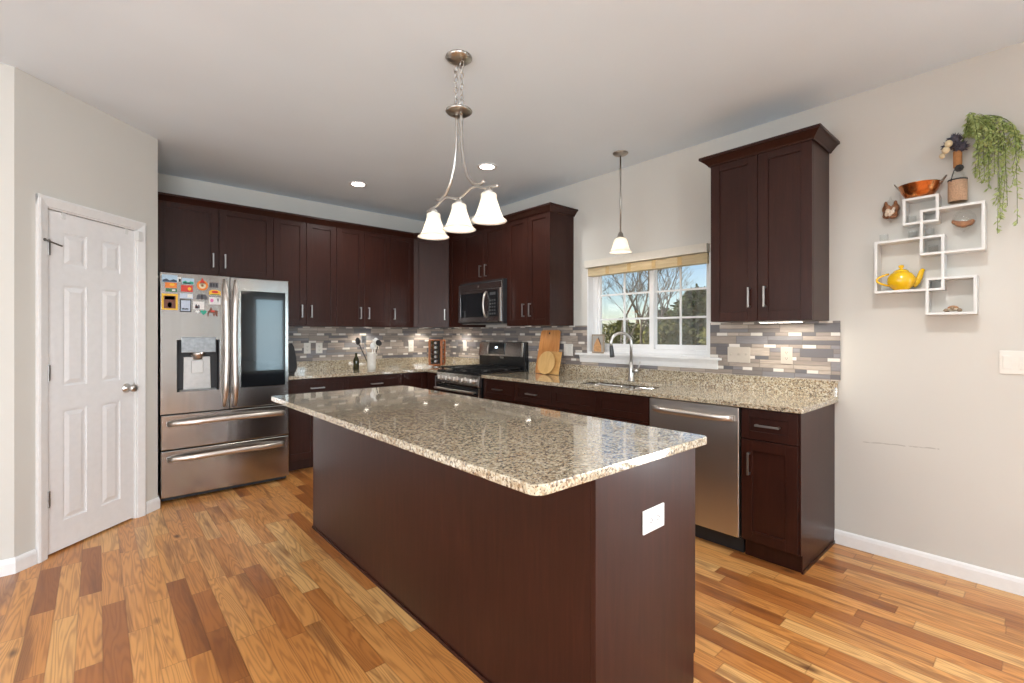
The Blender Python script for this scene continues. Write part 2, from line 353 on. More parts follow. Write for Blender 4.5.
class MB:
    def __init__(s, F=FW): s.bm = bmesh.new(); s.F = F
    def faces(s, pts, idx, raw=False):
        vs = [s.bm.verts.new(Vector(p) if raw else s.F(*p)) for p in pts]
        for f in idx:
            try: s.bm.faces.new([vs[i] for i in f])
            except ValueError: pass
        return s
    def box(s, a0, a1, b0, b1, c0, c1):
        p = [(a, b, c) for a in (a0, a1) for b in (b0, b1) for c in (c0, c1)]
        return s.faces(p, [(0, 1, 3, 2), (4, 6, 7, 5), (0, 4, 5, 1), (2, 3, 7, 6), (0, 2, 6, 4), (1, 5, 7, 3)])
    def frustum(s, a0, a1, c0, c1, v0, v1, ins):      # raised panel: outline a,c at v0 narrowing by ins at v1
        p = [(a0, v0, c0), (a1, v0, c0), (a1, v0, c1), (a0, v0, c1), (a0 + ins, v1, c0 + ins), (a1 - ins, v1, c0 + ins), (a1 - ins, v1, c1 - ins), (a0 + ins, v1, c1 - ins)]
        return s.faces(p, [(3, 2, 1, 0), (4, 5, 6, 7), (0, 1, 5, 4), (1, 2, 6, 5), (2, 3, 7, 6), (3, 0, 4, 7)])
    def prism(s, poly, z0, z1):                        # polygon in (u, v), extruded in z
        n = len(poly); p = [(a, b, z0) for a, b in poly] + [(a, b, z1) for a, b in poly]
        return s.faces(p, [tuple(range(n - 1, -1, -1)), tuple(range(n, 2 * n))] + [(i, (i + 1) % n, n + (i + 1) % n, n + i) for i in range(n)])
    def prism_uz(s, poly, v0, v1):
        n = len(poly); p = [(a, v0, b) for a, b in poly] + [(a, v1, b) for a, b in poly]
        return s.faces(p, [tuple(range(n - 1, -1, -1)), tuple(range(n, 2 * n))] + [(i, (i + 1) % n, n + (i + 1) % n, n + i) for i in range(n)])
    def prism_vz(s, poly, u0, u1):
        n = len(poly); p = [(u0, a, b) for a, b in poly] + [(u1, a, b) for a, b in poly]
        return s.faces(p, [tuple(range(n - 1, -1, -1)), tuple(range(n, 2 * n))] + [(i, (i + 1) % n, n + (i + 1) % n, n + i) for i in range(n)])
    def tube(s, pts, r, n=8, closed=False, flat=None, up=None, caps=True):
        """round tube along pts; r a number or one per point; flat=(a,b) makes the section an ellipse a*r along `up`-normal, b*r along up"""
        P = [s.F(*p) for p in pts]; m = len(P)
        R = r if isinstance(r, (list, tuple)) else [r] * m
        upv = None if up is None else (s.F(*up) - s.F(0, 0, 0)).normalized()
        rings = []; N = None
        for i in range(m):
            if closed: T = P[(i + 1) % m] - P[i - 1]
            else: T = P[min(i + 1, m - 1)] - P[max(i - 1, 0)]
            T.normalize()
            if upv is not None: N = (upv - T * upv.dot(T)).normalized()
            elif N is None:
                a = Vector((0, 0, 1)) if abs(T.z) < 0.9 else Vector((1, 0, 0)); N = (a - T * a.dot(T)).normalized()
            else: N = (N - T * N.dot(T)).normalized()
            B = T.cross(N); fa, fb = flat or (1, 1)
            rings.append([s.bm.verts.new(P[i] + (N * math.cos(2 * PI * k / n + PI / n) * fb + B * math.sin(2 * PI * k / n + PI / n) * fa) * R[i]) for k in range(n)])
        for i in range(m if closed else m - 1):
            a, b = rings[i], rings[(i + 1) % m]
            for k in range(n): s.bm.faces.new((a[k], a[(k + 1) % n], b[(k + 1) % n], b[k]))
        if caps and not closed: s.bm.faces.new(rings[0][::-1]); s.bm.faces.new(rings[-1])
        return s
    def cyl(s, p0, p1, r, n=16, r1=None): return s.tube([p0, p1], [r, r if r1 is None else r1], n)
    def lathe(s, c, prof, n=24, axis=(0, 0, 1), caps=True):   # prof: (radius, height along axis)
        ax = Vector(axis); o = s.F(*c); axw = (s.F(*(Vector(c) + ax)) - o).normalized()
        a = Vector((0, 0, 1)) if abs(axw.z) < 0.9 else Vector((1, 0, 0))
        X = (a - axw * a.dot(axw)).normalized(); Y = axw.cross(X); rings = []
        for r, h in prof:
            if r < 1e-6: rings.append([s.bm.verts.new(o + axw * h)])
            else: rings.append([s.bm.verts.new(o + axw * h + (X * math.cos(2 * PI * k / n) + Y * math.sin(2 * PI * k / n)) * r) for k in range(n)])
        for A, B in zip(rings, rings[1:]):
            for k in range(n):
                q = [A[k % len(A)], A[(k + 1) % len(A)], B[(k + 1) % len(B)], B[k % len(B)]]
                u = []
                for x in q:
                    if x not in u: u.append(x)
                if len(u) > 2: s.bm.faces.new(u)
        if caps:
            if len(rings[0]) > 1: s.bm.faces.new(rings[0][::-1])
            if len(rings[-1]) > 1: s.bm.faces.new(rings[-1])
        return s
    def ball(s, c, r, sc=(1, 1, 1), n=12, m=8):
        prof = [(math.sin(PI * i / m), -math.cos(PI * i / m)) for i in range(m + 1)]
        rings = []
        for rr, h in prof:
            if rr < 1e-6: rings.append([s.bm.verts.new(s.F(c[0], c[1], c[2] + h * r * sc[2]))])
            else: rings.append([s.bm.verts.new(s.F(c[0] + rr * r * sc[0] * math.cos(2 * PI * k / n), c[1] + rr * r * sc[1] * math.sin(2 * PI * k / n), c[2] + h * r * sc[2])) for k in range(n)])
        for A, B in zip(rings, rings[1:]):
            for k in range(n):
                u = []
                for x in (A[k % len(A)], A[(k + 1) % len(A)], B[(k + 1) % len(B)], B[k % len(B)]):
                    if x not in u: u.append(x)
                if len(u) > 2: s.bm.faces.new(u)
        return s
    def sweep(s, path, prof, closed=False, side=1):
        """prof (out, z) swept along plan polyline `path` with mitred corners; out is to the right of travel when side=1"""
        n = len(path); nor = []
        seg = []
        for i in range(n - 1 + (1 if closed else 0)):
            a, b = Vector(path[i]), Vector(path[(i + 1) % n]); d = (b - a).normalized(); seg.append(Vector((d.y, -d.x)) * side)
        rings = []
        for i in range(n):
            if closed: n0, n1 = seg[i - 1], seg[i]
            else: n0, n1 = seg[max(i - 1, 0)], seg[min(i, n - 2)]
            mm = (n0 + n1); mm = mm / (1 + n0.dot(n1))
            rings.append([s.bm.verts.new(s.F(path[i][0] + mm.x * o, path[i][1] + mm.y * o, z)) for o, z in prof])
        k = len(prof)
        for i in range(n if closed else n - 1):
            A, B = rings[i], rings[(i + 1) % n]
            for j in range(k): s.bm.faces.new((A[j], A[(j + 1) % k], B[(j + 1) % k], B[j]))
        if not closed: s.bm.faces.new(rings[0][::-1]); s.bm.faces.new(rings[-1])
        return s
    def build(s, name, mat, parent=None, bevel=0.0, smooth=False, loc=None, seg=2, thick=0.0, sub=0):
        bm = s.bm; bmesh.ops.recalc_face_normals(bm, faces=bm.faces[:])
        if loc is None:
            xs = [v.co for v in bm.verts]
            mn = Vector([min(c[i] for c in xs) for i in range(3)]); mx = Vector([max(c[i] for c in xs) for i in range(3)])
            loc = Vector(((mn.x + mx.x) / 2, (mn.y + mx.y) / 2, mn.z))
        loc = Vector(loc)
        bmesh.ops.translate(bm, verts=bm.verts[:], vec=-loc)
        me = bpy.data.meshes.new(name); bm.to_mesh(me); bm.free()
        if smooth:
            for p in me.polygons: p.use_smooth = True
        me.materials.append(mat)
        o = bpy.data.objects.new(name, me); COL.objects.link(o)
        if thick:
            md = o.modifiers.new('thickness', 'SOLIDIFY'); md.thickness = thick; md.offset = -1
        if bevel:
            md = o.modifiers.new('bevel', 'BEVEL'); md.width = bevel; md.segments = seg; md.limit_method = 'ANGLE'; md.angle_limit = math.radians(35)
        if sub:
            md = o.modifiers.new('sub', 'SUBSURF'); md.levels = sub; md.render_levels = sub
        put(o, loc, parent)
        return o

WL = {}
def put(o, loc, parent):
    WL[o.name] = Vector(loc)
    if parent is not None:
        o.parent = parent; o.location = Vector(loc) - WL[parent.name]
    else: o.location = loc

def tag(o, label, cat, group=None):
    o['label'] = label; o['category'] = cat
    if group: o['group'] = group
    return o
def thing(name, loc, label, cat, group=None):
    o = bpy.data.objects.new(name, None); COL.objects.link(o); o.empty_display_size = 0.1
    put(o, Vector(loc), None)
    return tag(o, label, cat, group)
def struct(o, label=None, cat=None):
    o['kind'] = 'structure'
    if label: o['label'] = label
    if cat: o['category'] = cat
    return o
def copy_tree(o, parent=None, delta=Vector((0, 0, 0))):
    c = o.copy(); COL.objects.link(c); c.parent = parent
    WL[c.name] = WL[o.name] + delta
    if parent is None: c.location = o.location + delta
    for ch in [q for q in bpy.data.objects if q.parent == o]: copy_tree(ch, c, delta)
    return c

# ------------------------------------------------------------------ room shell
H = 2.743; ZC = 0.9036; ZU = 1.378
XL = -7.0
WIN = (2.452, 3.640, 1.122, 1.965)        # kitchen window opening: u0, u1, z0, z1 on the window wall
struct(MB().box(XL - .15, 0.15, RW - .15, 0.15, -0.12, 0).build('floor', M['floor']), 'oak strip floor in mixed honey and brown planks', 'floor')
struct(MB().box(XL - .15, 0.15, RW - .15, 0.15, H, H + .15).build('ceiling', M['ceil']), 'smooth off-white ceiling', 'ceiling')
struct(MB().box(XL - .15, 0.15, 0, 0.15, 0, H).build('wall_back', M['wall']), 'warm grey painted wall behind the refrigerator run', 'wall')
w = MB(FR); u0, u1, z0, z1 = WIN
for b in ((-0.15, u0, 0, H), (u1, 5.6, 0, H), (7.3, -RW + .15, 0, H), (5.6, 7.3, 2.15, H), (u0, u1, 0, z0), (u0, u1, z1, H)): w.box(b[0], b[1], -0.15, 0, b[2], b[3])
struct(w.build('wall_right', M['wall_scuff']), 'warm grey painted window wall with a thin dark scuff', 'wall')
# pantry corner: diagonal wall with a door opening, its return beside the refrigerator, and the wall running left
DS0, DS1, DZ = -0.788, -0.176, 2.035      # door opening along the diagonal
SC_L = -0.948                              # left end of the diagonal
w = MB(FP)
for b in ((SC_L, DS0, 0, H), (DS1, 0, 0, H), (DS0, DS1, DZ, H)): w.box(b[0], b[1], -0.11, 0, b[2], b[3])
struct(w.build('wall_pantry', M['wall']), 'pale diagonal wall around the pantry door', 'wall')
struct(MB().box(P0[0] - .11, P0[0], P0[1], 0, 0, H).build('wall_return', M['wall']), 'short wall return beside the refrigerator', 'wall')
pl = FP(SC_L, 0, 0)
struct(MB().box(XL, pl.x, pl.y, pl.y + .11, 0, H).build('wall_left', M['wall']), 'pale wall left of the pantry door', 'wall')
WEST = ((-6.3, -4.7), (-4.2, -2.6))
w = MB()
for a, b in ((RW, -6.3), (-4.7, -4.2), (-2.6, 0)): w.box(XL - .15, XL, a, b, 0, H)
for a, b in WEST: w.box(XL - .15, XL, a, b, 0, .3).box(XL - .15, XL, a, b, 2.3, H)
struct(w.build('wall_west', M['wall']), 'far side wall of the room', 'wall')
REAR = ((-5.9, -3.5, 0.35, 2.35), (-2.15, -1.85, 0.1, 2.15), (-0.80, -0.12, 0.1, 2.15))
w = MB()
xs = [XL] + [q for r in REAR for q in r[:2]] + [0]
for i in range(0, len(xs), 2): w.box(xs[i], xs[i + 1], RW - .15, RW, 0, H)
for r in REAR: w.box(r[0], r[1], RW - .15, RW, 0, r[2]); w.box(r[0], r[1], RW - .15, RW, r[3], H)
struct(w.build('wall_rear', M['taupe']), 'wall with tall windows behind the camera', 'wall')
for i, r in enumerate(REAR):
    f = MB(); a, b, c, d = r
    for q in ((a, a + .06, c, d), (b - .06, b, c, d), (a, b, c, c + .06), (a, b, d - .06, d)): f.box(q[0], q[1], RW - .1, RW - .02, q[2], q[3])
    if b - a > 1: f.box((a + b) / 2 - .04, (a + b) / 2 + .04, RW - .1, RW - .02, c, d)
    fo = struct(f.build('window_%d' % (i + 2), M['trim']), 'white framed tall window behind the camera', 'window')
    MB().box(a + .05, b - .05, RW - .065, RW - .06, c + .05, d - .05).build('window_glass', M['glass'], fo)

for i, (a, b) in enumerate(WEST):
    f = MB()
    for q in ((a, a + .06, .3, 2.3), (b - .06, b, .3, 2.3), (a, b, .3, .36), (a, b, 2.24, 2.3), ((a + b) / 2 - .03, (a + b) / 2 + .03, .3, 2.3)): f.box(XL - .1, XL - .02, *q)
    fo = struct(f.build('window_%d' % (i + 5), M['trim']), 'white framed window in the far side wall', 'window')
    MB().box(XL - .065, XL - .06, a + .05, b - .05, .35, 2.25).build('window_glass', M['glass'], fo)

f = MB(FR)
for q in ((5.6, 5.68, 0, 2.15), (7.22, 7.3, 0, 2.15), (6.41, 6.49, 0, 2.15), (5.68, 7.22, 0, .1), (5.68, 7.22, 2.07, 2.15)): f.box(q[0], q[1], -.1, -.02, q[2], q[3])
fo = struct(f.build('door_2', M['trim']), 'white framed glazed garden door further along the window wall', 'door')
MB(FR).box(5.67, 7.23, -.065, -.06, .09, 2.08).build('door_glass', M['glass'], fo)

# baseboards
BP = [(0, 0.001), (0.014, 0.001), (0.014, 0.062), (0.010, 0.078), (0.004, 0.086), (0, 0.086)]
struct(MB().sweep([(0, -4.434), (0, -5.6)], BP).build('baseboard_right', M['trim'], smooth=False), 'white baseboard right of the cabinets', 'baseboard')
a = FP(SC_L, 0, 0); b = FP(-0.846, 0, 0)
struct(MB().sweep([(XL, a.y), (a.x, a.y), (b.x, b.y)], BP).build('baseboard_left', M['trim']), 'white baseboard left of the pantry door', 'baseboard')
a = FP(-0.110, 0, 0); b = FP(0, 0, 0)
struct(MB().sweep([(a.x, a.y), (b.x, b.y), (b.x, b.y + .06)], BP).build('baseboard_pantry', M['trim']), 'short white baseboard between pantry door and refrigerator', 'baseboard')

# ------------------------------------------------------------------ pantry door
d1 = thing('door_1', FP((DS0 + DS1) / 2, 0, 0), 'white six-panel pantry door in its white casing', 'door'); d1['kind'] = 'structure'
c = MB(FP)
CP = [(0.0, 0.0), (0.058, 0.0), (0.058, 0.018), (0.046, 0.021), (0.014, 0.013), (0.0, 0.010)]     # casing section: across, out
def casing_leg(mb, s_in, sgn, z0, z1):
    mb.prism([(s_in + sgn * a, v) for a, v in CP], z0, z1)
casing_leg(c, DS0 + .004, -1, 0, DZ + .055); casing_leg(c, DS1 - .004, 1, 0, DZ + .055)
c.prism_vz([(v, DZ - .004 + a) for a, v in CP], DS0 - .054, DS1 + .054)
for q in ((DS0, DS0 + .012, 0, DZ), (DS1 - .012, DS1, 0, DZ), (DS0, DS1, DZ - .012, DZ)): c.box(q[0], q[1], -.11, 0.0, q[2], q[3])
c.build('door_casing', M['trim'], d1, bevel=0.0015)
sl = MB(FP); A0, A1 = DS0 + .014, DS1 - .014; VF = -0.012; VB = -0.045
panels = []
for (sa, sb) in ((-0.678, -0.530), (-0.433, -0.296)):
    for (za, zb) in ((1.705, 1.903), (0.985, 1.588), (0.178, 0.842)): panels.append((sa, sb, za, zb))
sl.box(A0, A1, VB, VF - .008, 0.012, DZ - .016)
# stiles and rails stand proud of the recessed panels
cols = [A0, -0.678, -0.530, -0.433, -0.296, A1]; rows = [0.012, 0.178, 0.842, 0.985, 1.588, 1.705, 1.903, DZ - .016]
for i in range(0, 6, 2): sl.box(cols[i], cols[i + 1], VF - .008, VF, rows[0], rows[-1])
for i in (1, 3):
    for j in range(0, 8, 2): sl.box(cols[i], cols[i + 1], VF - .008, VF, rows[j], rows[j + 1])
slab = sl.build('door_slab', M['door'], d1)
for p in panels:
    MB(FP).frustum(p[0] + .012, p[1] - .012, p[2] + .012, p[3] - .012, VF - .0085, VF - .001, 0.026).build('raised_panel', M['door'], slab)
for z in (1.80, 1.07, 0.335):
    h = MB(FP).box(DS0 + .010, DS0 + .036, VF, VF + .003, z - .044, z + .044).cyl((DS0 + .013, .003, z - .046), (DS0 + .013, .003, z + .046), .008, 8)
    h.build('hinge', M['hinge'], d1)
k = MB(FP).lathe((-0.252, VF, 0.924), [(0.032, 0), (0.032, .006), (0.012, .010), (0.011, .034), (0.024, .042), (0.027, .054), (0.022, .066), (0, .070)], 20, (0, 1, 0))
k.build('door_knob', M['nickel'], d1, smooth=True)
MB(FP).box(A1 - .004, A1 + .002, VF, VF + .004, .89, .955).build('latch_plate', M['nickel'], d1)
MB(FP).cyl((DS0 - .020, .02, 1.835), (DS0 + .075, .02, 1.815), .0045, 8).cyl((DS0 - .020, .0, 1.835), (DS0 - .020, .022, 1.835), .009, 8).build('door_stop', M['hinge'], d1)
for s0 in (-0.688, -0.262):
    MB(FP).box(s0, s0 + .022, VF, VF + .004, DZ - .05, DZ - .012).box(s0, s0 + .022, VB, VF + .004, DZ - .0155, DZ - .0135).build('over_door_hook', M['white'], d1)
MB(FP).box(DS1 - .022, DS1 + .012, 0.0, 0.030, DZ - .085, DZ - .018).build('alarm_sensor', M['white'], d1, bevel=.003)

# ------------------------------------------------------------------ kitchen window
w1 = thing('window_1', FR(3.045, 0, WIN[2]), 'white sliding kitchen window with grilles above the sink', 'window'); w1['kind'] = 'structure'
u0, u1, z0, z1 = WIN
j = MB(FR)
for q in ((u0, u0 + .012, z0, z1), (u1 - .012, u1, z0, z1), (u0 + .012, u1 - .012, z1 - .012, z1), (u0 + .012, u1 - .012, z0, z0 + .012)): j.box(q[0], q[1], -.15, 0.0, q[2], q[3])
j.build('window_jamb', M['vinyl'], w1)
f = MB(FR); fz0, fz1 = z0 + .012, z1 - .012; fu0, fu1 = u0 + .012, u1 - .012
for q in ((fu0, fu0 + .045, fz0, fz1), (fu1 - .045, fu1, fz0, fz1), (fu0 + .045, fu1 - .045, fz1 - .045, fz1), (fu0 + .045, fu1 - .045, fz0, fz0 + .035)): f.box(q[0], q[1], -.145, -.07, q[2], q[3])
f.build('window_frame', M['vinyl'], w1, bevel=.002)
def sash(a, b, v):
    s = MB(FR); za, zb = fz0 + .03, fz1 - .03
    for q in ((a, a + .042, za, zb), (b - .042, b, za, zb), (a + .042, b - .042, za, za + .045), (a + .042, b - .042, zb - .045, zb)): s.box(q[0], q[1], v - .028, v, q[2], q[3])
    so = s.build('sash', M['vinyl'], w1, bevel=.002)
    g = MB(FR); ia, ib, ja, jb = a + .042, b - .042, za + .045, zb - .045
    g.box((ia + ib) / 2 - .008, (ia + ib) / 2 + .008, v - .019, v - .008, ja, jb)
    for t in (1, 2): zz = ja + (jb - ja) * t / 3; g.box(ia, ib, v - .0185, v - .0085, zz - .008, zz + .008)
    g.build('grille', M['vinyl'], so)
    MB(FR).box(ia - .005, ib + .005, v - .026, v - .023, ja - .005, jb + .005).build('window_pane', M['glass'], so)
sash(fu0 + .035, 3.105, -.082); sash(3.065, fu1 - .035, -.112)
MB(FR).box(3.44, 3.475, -.08, -.060, fz0 + .034, fz0 + .046).build('sash_latch', M['vinyl'], w1, bevel=.002)
# sill: a long shallow ledge with a moulded apron under it
MB(FR).box(2.338, 3.728, -.06, .045, 1.103, 1.1215).build('window_sill', M['trim'], w1, bevel=.004)
MB(FR).sweep([(2.375, 0.0005), (3.700, 0.0005)], [(0, 1.036), (.012, 1.036), (.016, 1.05), (.018, 1.075), (.030, 1.103), (0, 1.103)], side=-1).build('sill_apron', M['trim'], w1)
# blind: painted header board, rolled bamboo, cord
bl = thing('window_blind', FR(3.045, .02, 1.965), 'woven bamboo blind rolled up under its cream header board', 'blind')
MB(FR).box(2.458, 3.634, .0005, .052, 1.908, 1.974).build('header_board', M['cream'], bl, bevel=.002)
r = MB(FR)
for i in range(9): r.box(2.475, 3.625, -.052 + .002 * (i % 2), .022 - .002 * (i % 2), 1.833 + i * .008, 1.8395 + i * .008)
r.build('bamboo_roll', M['bamboo'], bl)
for uu in (2.70, 2.93, 3.17, 3.40): MB(FR).box(uu - .018, uu + .018, .0222, .0232, 1.834, 1.902).build('fabric_tape', M['tape'], bl)
MB(FR).cyl((2.53, -.02, 1.835), (2.53, -.02, 1.46), .0012, 6).cyl((2.545, -.02, 1.835), (2.545, -.02, 1.40), .0012, 6).ball((2.53, -.02, 1.45), .006, (1, 1, 1.8), 8, 6).ball((2.545, -.02, 1.39), .006, (1, 1, 1.8), 8, 6).build('pull_cord', M['vinyl'], bl)
MB(FR).cyl((3.598, -.03, 1.835), (3.598, -.03, 1.34), .0016, 6).build('tilt_cord', M['vinyl'], bl)

# ------------------------------------------------------------------ tile backsplash (part of the walls)
ZS = 1.006
t = MB(FB).box(-2.20, -0.008, 0, 0.008, ZS, ZU)
struct(t.build('trim_1', M['tile']), 'grey brown mosaic strip tile on the back wall under the cabinets', 'backsplash')
t = MB(FR)
t.box(0, 2.452, 0, .008, ZS, ZU).box(3.640, 4.464, 0, .008, ZS, ZU).box(2.452, 3.640, 0, .008, ZS, 1.104)
struct(t.build('trim_2', M['tile']), 'grey brown mosaic strip tile along the window wall', 'backsplash')

# ------------------------------------------------------------------ cabinets
DT = 0.02
def pull(F, parent, u, z, v, vertical=True, L=0.128, mat=None):
    """flat square bar pull on two posts"""
    h = MB(F); a = L / 2
    if vertical:
        h.box(u - .006, u + .006, v + .024, v + .032, z - a, z + a)
        for q in (z - a + .006, z + a - .006): h.box(u - .005, u + .005, v - .0005, v + .025, q - .006, q + .006)
    else:
        h.box(u - a, u + a, v + .024, v + .032, z - .006, z + .006)
        for q in (u - a + .006, u + a - .006): h.box(q - .006, q + .006, v - .0005, v + .025, z - .005, z + .005)
    return h.build('handle', mat or M['pull'], parent, bevel=.0015)

def front(F, parent, u0, u1, z0, z1, v, name='door', rail=0.060, hand=None, hz=None, L=0.128):
    """shaker front: recessed panel inside four square rails; hand = 'L','R' (vertical pull) or 'H' (horizontal)"""
    g = 0.0016; a, b, c, d = u0 + g, u1 - g, z0 + g, z1 - g
    m = MB(F); r = min(rail, (b - a) * .3, (d - c) * .3)
    m.box(a + r * .9, b - r * .9, v, v + DT - .009, c + r * .9, d - r * .9)
    m.box(a, a + r, v, v + DT, c, d).box(b - r, b, v, v + DT, c, d)
    m.box(a + r, b - r, v, v + DT, c, c + r).box(a + r, b - r, v, v + DT, d - r, d)
    o = m.build(name, M['wood'], parent, bevel=.0016)
    vf = v + DT
    if hand == 'L': pull(F, o, a + .045, hz, vf, True, L)
    elif hand == 'R': pull(F, o, b - .045, hz, vf, True, L)
    elif hand == 'H': pull(F, o, (a + b) / 2, (c + d) / 2, vf, False, L)
    return o

def upper(F, u0, u1, z0, z1, label, doors, group, hz=None, gap=.0012, name='wall_cabinet'):
    t = thing(name, F((u0 + u1) / 2, 0, z0), label, 'cabinet', group)
    MB(F).box(u0 + gap, u1 - gap, .0005, .307, z0, z1).build('cabinet_body', M['wood'], t, bevel=.001)
    for (a, b, hand) in doors: front(F, t, a, b, z0, z1, .307, 'door', hand=hand, hz=hz if hz is not None else z0 + .150)
    return t
ZT = 2.440
G_UB = 'dark wall cabinets'
def pair(a, b): m = (a + b) / 2; return [(a, m, 'R'), (m, b, 'L')]
upper(FB, -3.052, -2.146, 1.822, ZT, 'short wide dark wall cabinet above the refrigerator', pair(-3.052, -2.146), G_UB, 1.958)
upper(FB, -2.146, -1.536, ZU, ZT, 'tall two-door dark wall cabinet beside the refrigerator', pair(-2.146, -1.536), G_UB)
upper(FB, -1.536, -0.926, ZU, ZT, 'tall two-door dark wall cabinet above the utensil crock', pair(-1.536, -0.926), G_UB)
upper(FB, -0.926, -0.622, ZU, ZT, 'narrow one-door dark wall cabinet touching the diagonal corner cabinet, back wall', [(-0.926, -0.622, 'L')], G_UB)
# diagonal corner cabinet
FD = lambda u, v, z: Vector((-0.6215 + u * C45 - v * C45, -0.305 - u * C45 - v * C45, z))
t = thing('corner_wall_cabinet', (-.25, -.25, ZU), 'dark corner wall cabinet with one diagonal door', 'cabinet', G_UB)
MB().prism([(-.0005, -.0005), (-.6208, -.0005), (-.6208, -.305), (-.305, -.6208), (-.0005, -.6208)], ZU, ZT).build('cabinet_body', M['wood'], t)
front(FD, t, 0.012, 0.436, ZU, ZT, .001, hand='R', hz=ZU + .15)
upper(FR, 0.622, 0.914, ZU, ZT, 'narrow one-door dark wall cabinet between corner cabinet and microwave', [(0.632, 0.914, None)], G_UB)
upper(FR, 0.914, 1.676, 1.862, ZT, 'short two-door dark wall cabinet directly above the microwave', pair(0.914, 1.676), G_UB, 1.975)
upper(FR, 1.676, 2.286, ZU, ZT, 'tall two-door dark wall cabinet between microwave and window', pair(1.676, 2.286), G_UB)
rc = upper(FR, 3.797, 4.405, ZU, ZT, 'two-door dark wall cabinet standing alone right of the window', pair(3.797, 4.405), G_UB)
CROWN = [(0, 2.4405), (.006, 2.4405), (.006, 2.446), (.012, 2.450), (.020, 2.456), (.040, 2.470), (.048, 2.474), (.052, 2.474), (.052, 2.486), (0, 2.486)]
CROWN = [(o, z - .018 if o > 0.0 and z < 2.4406 else z) for o, z in CROWN]
CROWN = [(-.02, 2.4405), (0.0005, 2.4405), (0.0005, 2.424), (.008, 2.424), (.012, 2.432), (.022, 2.442), (.040, 2.462), (.048, 2.468), (.054, 2.468), (.054, 2.484), (-.02, 2.484)]
k = 0.3285
cm = MB().sweep([(-3.052, -k), (-.634, -k), (-k, -.634), (-k, -2.288), (-.0006, -2.288)], CROWN).build('crown_molding', M['wood'])
tag(cm, 'long dark crown molding along the cabinets from refrigerator to window', 'molding')
MB().sweep([(-.0006, -3.795), (-k, -3.795), (-k, -4.407), (-.0006, -4.407)], CROWN).build('crown_molding', M['wood'], rc)

def base(F, u0, u1, label, fronts, group='dark base cabinets', name='base_cabinet', toe=.545):
    t = thing(name, F((u0 + u1) / 2, 0, 0), label, 'cabinet', group)
    MB(F).box(u0 + .001, u1 - .001, .001, .610, .1, .872).build('cabinet_body', M['wood'], t)
    MB(F).box(u0 + .001, u1 - .001, .001, toe, .0005, .0995).build('toe_kick', M['wood'], t)
    for (nm, a, b, c, d, hand, hz) in fronts: front(F, t, a, b, c, d, .610, nm, hand=hand, hz=hz, rail=.045 if nm == 'drawer' else .06)
    return t
DZ0, DZ1 = .695, .866
def drawer_doors(a, b, n=2):
    m = (a + b) / 2
    if n == 2: return [('drawer', a, b, DZ0, DZ1, 'H', None), ('door', a, m, .11, DZ0 - .003, 'R', .60), ('door', m, b, .11, DZ0 - .003, 'L', .60)]
    return [('drawer', a, b, DZ0, DZ1, 'H', None), ('door', a, b, .11, DZ0 - .003, 'L', .555)]
base(FB, -2.138, -1.537, 'dark base cabinet with one drawer next to the refrigerator', drawer_doors(-2.138, -1.537))
base(FB, -1.537, -0.930, 'dark base cabinet with one drawer below the utensil crock', drawer_doors(-1.537, -0.930))
t = thing('corner_base_cabinet', (-.45, -.45, 0), 'dark L-shaped corner base cabinet left of the range', 'cabinet', 'dark base cabinets')
MB().prism([(-.001, -.001), (-.929, -.001), (-.929, -.61), (-.61, -.61), (-.61, -.909), (-.001, -.909)], .1, .872).build('cabinet_body', M['wood'], t)
MB().prism([(-.001, -.001), (-.929, -.001), (-.929, -.545), (-.545, -.545), (-.545, -.909), (-.001, -.909)], .0005, .0995).build('toe_kick', M['wood'], t)
front(FB, t, -.929, -.634, .11, .866, .6105, 'door', hand=None); front(FR, t, .634, .909, .11, .866, .6105, 'door', hand='R', hz=.78)
base(FR, 1.681, 2.138, 'dark base cabinet with one drawer just right of the range', drawer_doors(1.681, 2.138, 1))
base(FR, 2.138, 2.598, 'dark base cabinet with one drawer left of the sink cabinet', drawer_doors(2.138, 2.598, 1))
sk = thing('sink_base_cabinet', FR(3.055, 0, 0), 'wide dark sink cabinet with two blank panels under the faucet', 'cabinet', 'dark base cabinets')
s = MB(FR)
for q in ((2.599, 2.617, .001, .61, .1, .872), (3.494, 3.512, .001, .61, .1, .872), (2.617, 3.494, .001, .61, .1, .118), (2.617, 3.494, .001, .02, .118, .872), (2.617, 3.494, .592, .61, .118, .872)): s.box(*q)
s.build('cabinet_body', M['wood'], sk)
MB(FR).box(2.599, 3.512, .001, .545, .0005, .0995).build('toe_kick', M['wood'], sk)
for a, b, h in ((2.598, 3.055, 'R'), (3.055, 3.512, 'L')):
    front(FR, sk, a, b, DZ0, DZ1, .6105, 'blank_panel', rail=.06); front(FR, sk, a, b, .11, DZ0 - .003, .6105, 'door', hand=h, hz=.60)
e = base(FR, 4.128, 4.424, 'narrow dark base cabinet with one drawer at the open end', drawer_doors(4.128, 4.424, 1), toe=.575)
MB(FR).prism_vz([(.001, .0005), (.585, .0005), (.585, .098), (.609, .104), (.609, .872), (.001, .872)], 4.425, 4.433).build('end_panel', M['wood'], e, bevel=.0008)
MB(FR).box(4.4335, 4.4385, .016, .590, .0005, .018).build('shoe_strip', M['wood'], e)

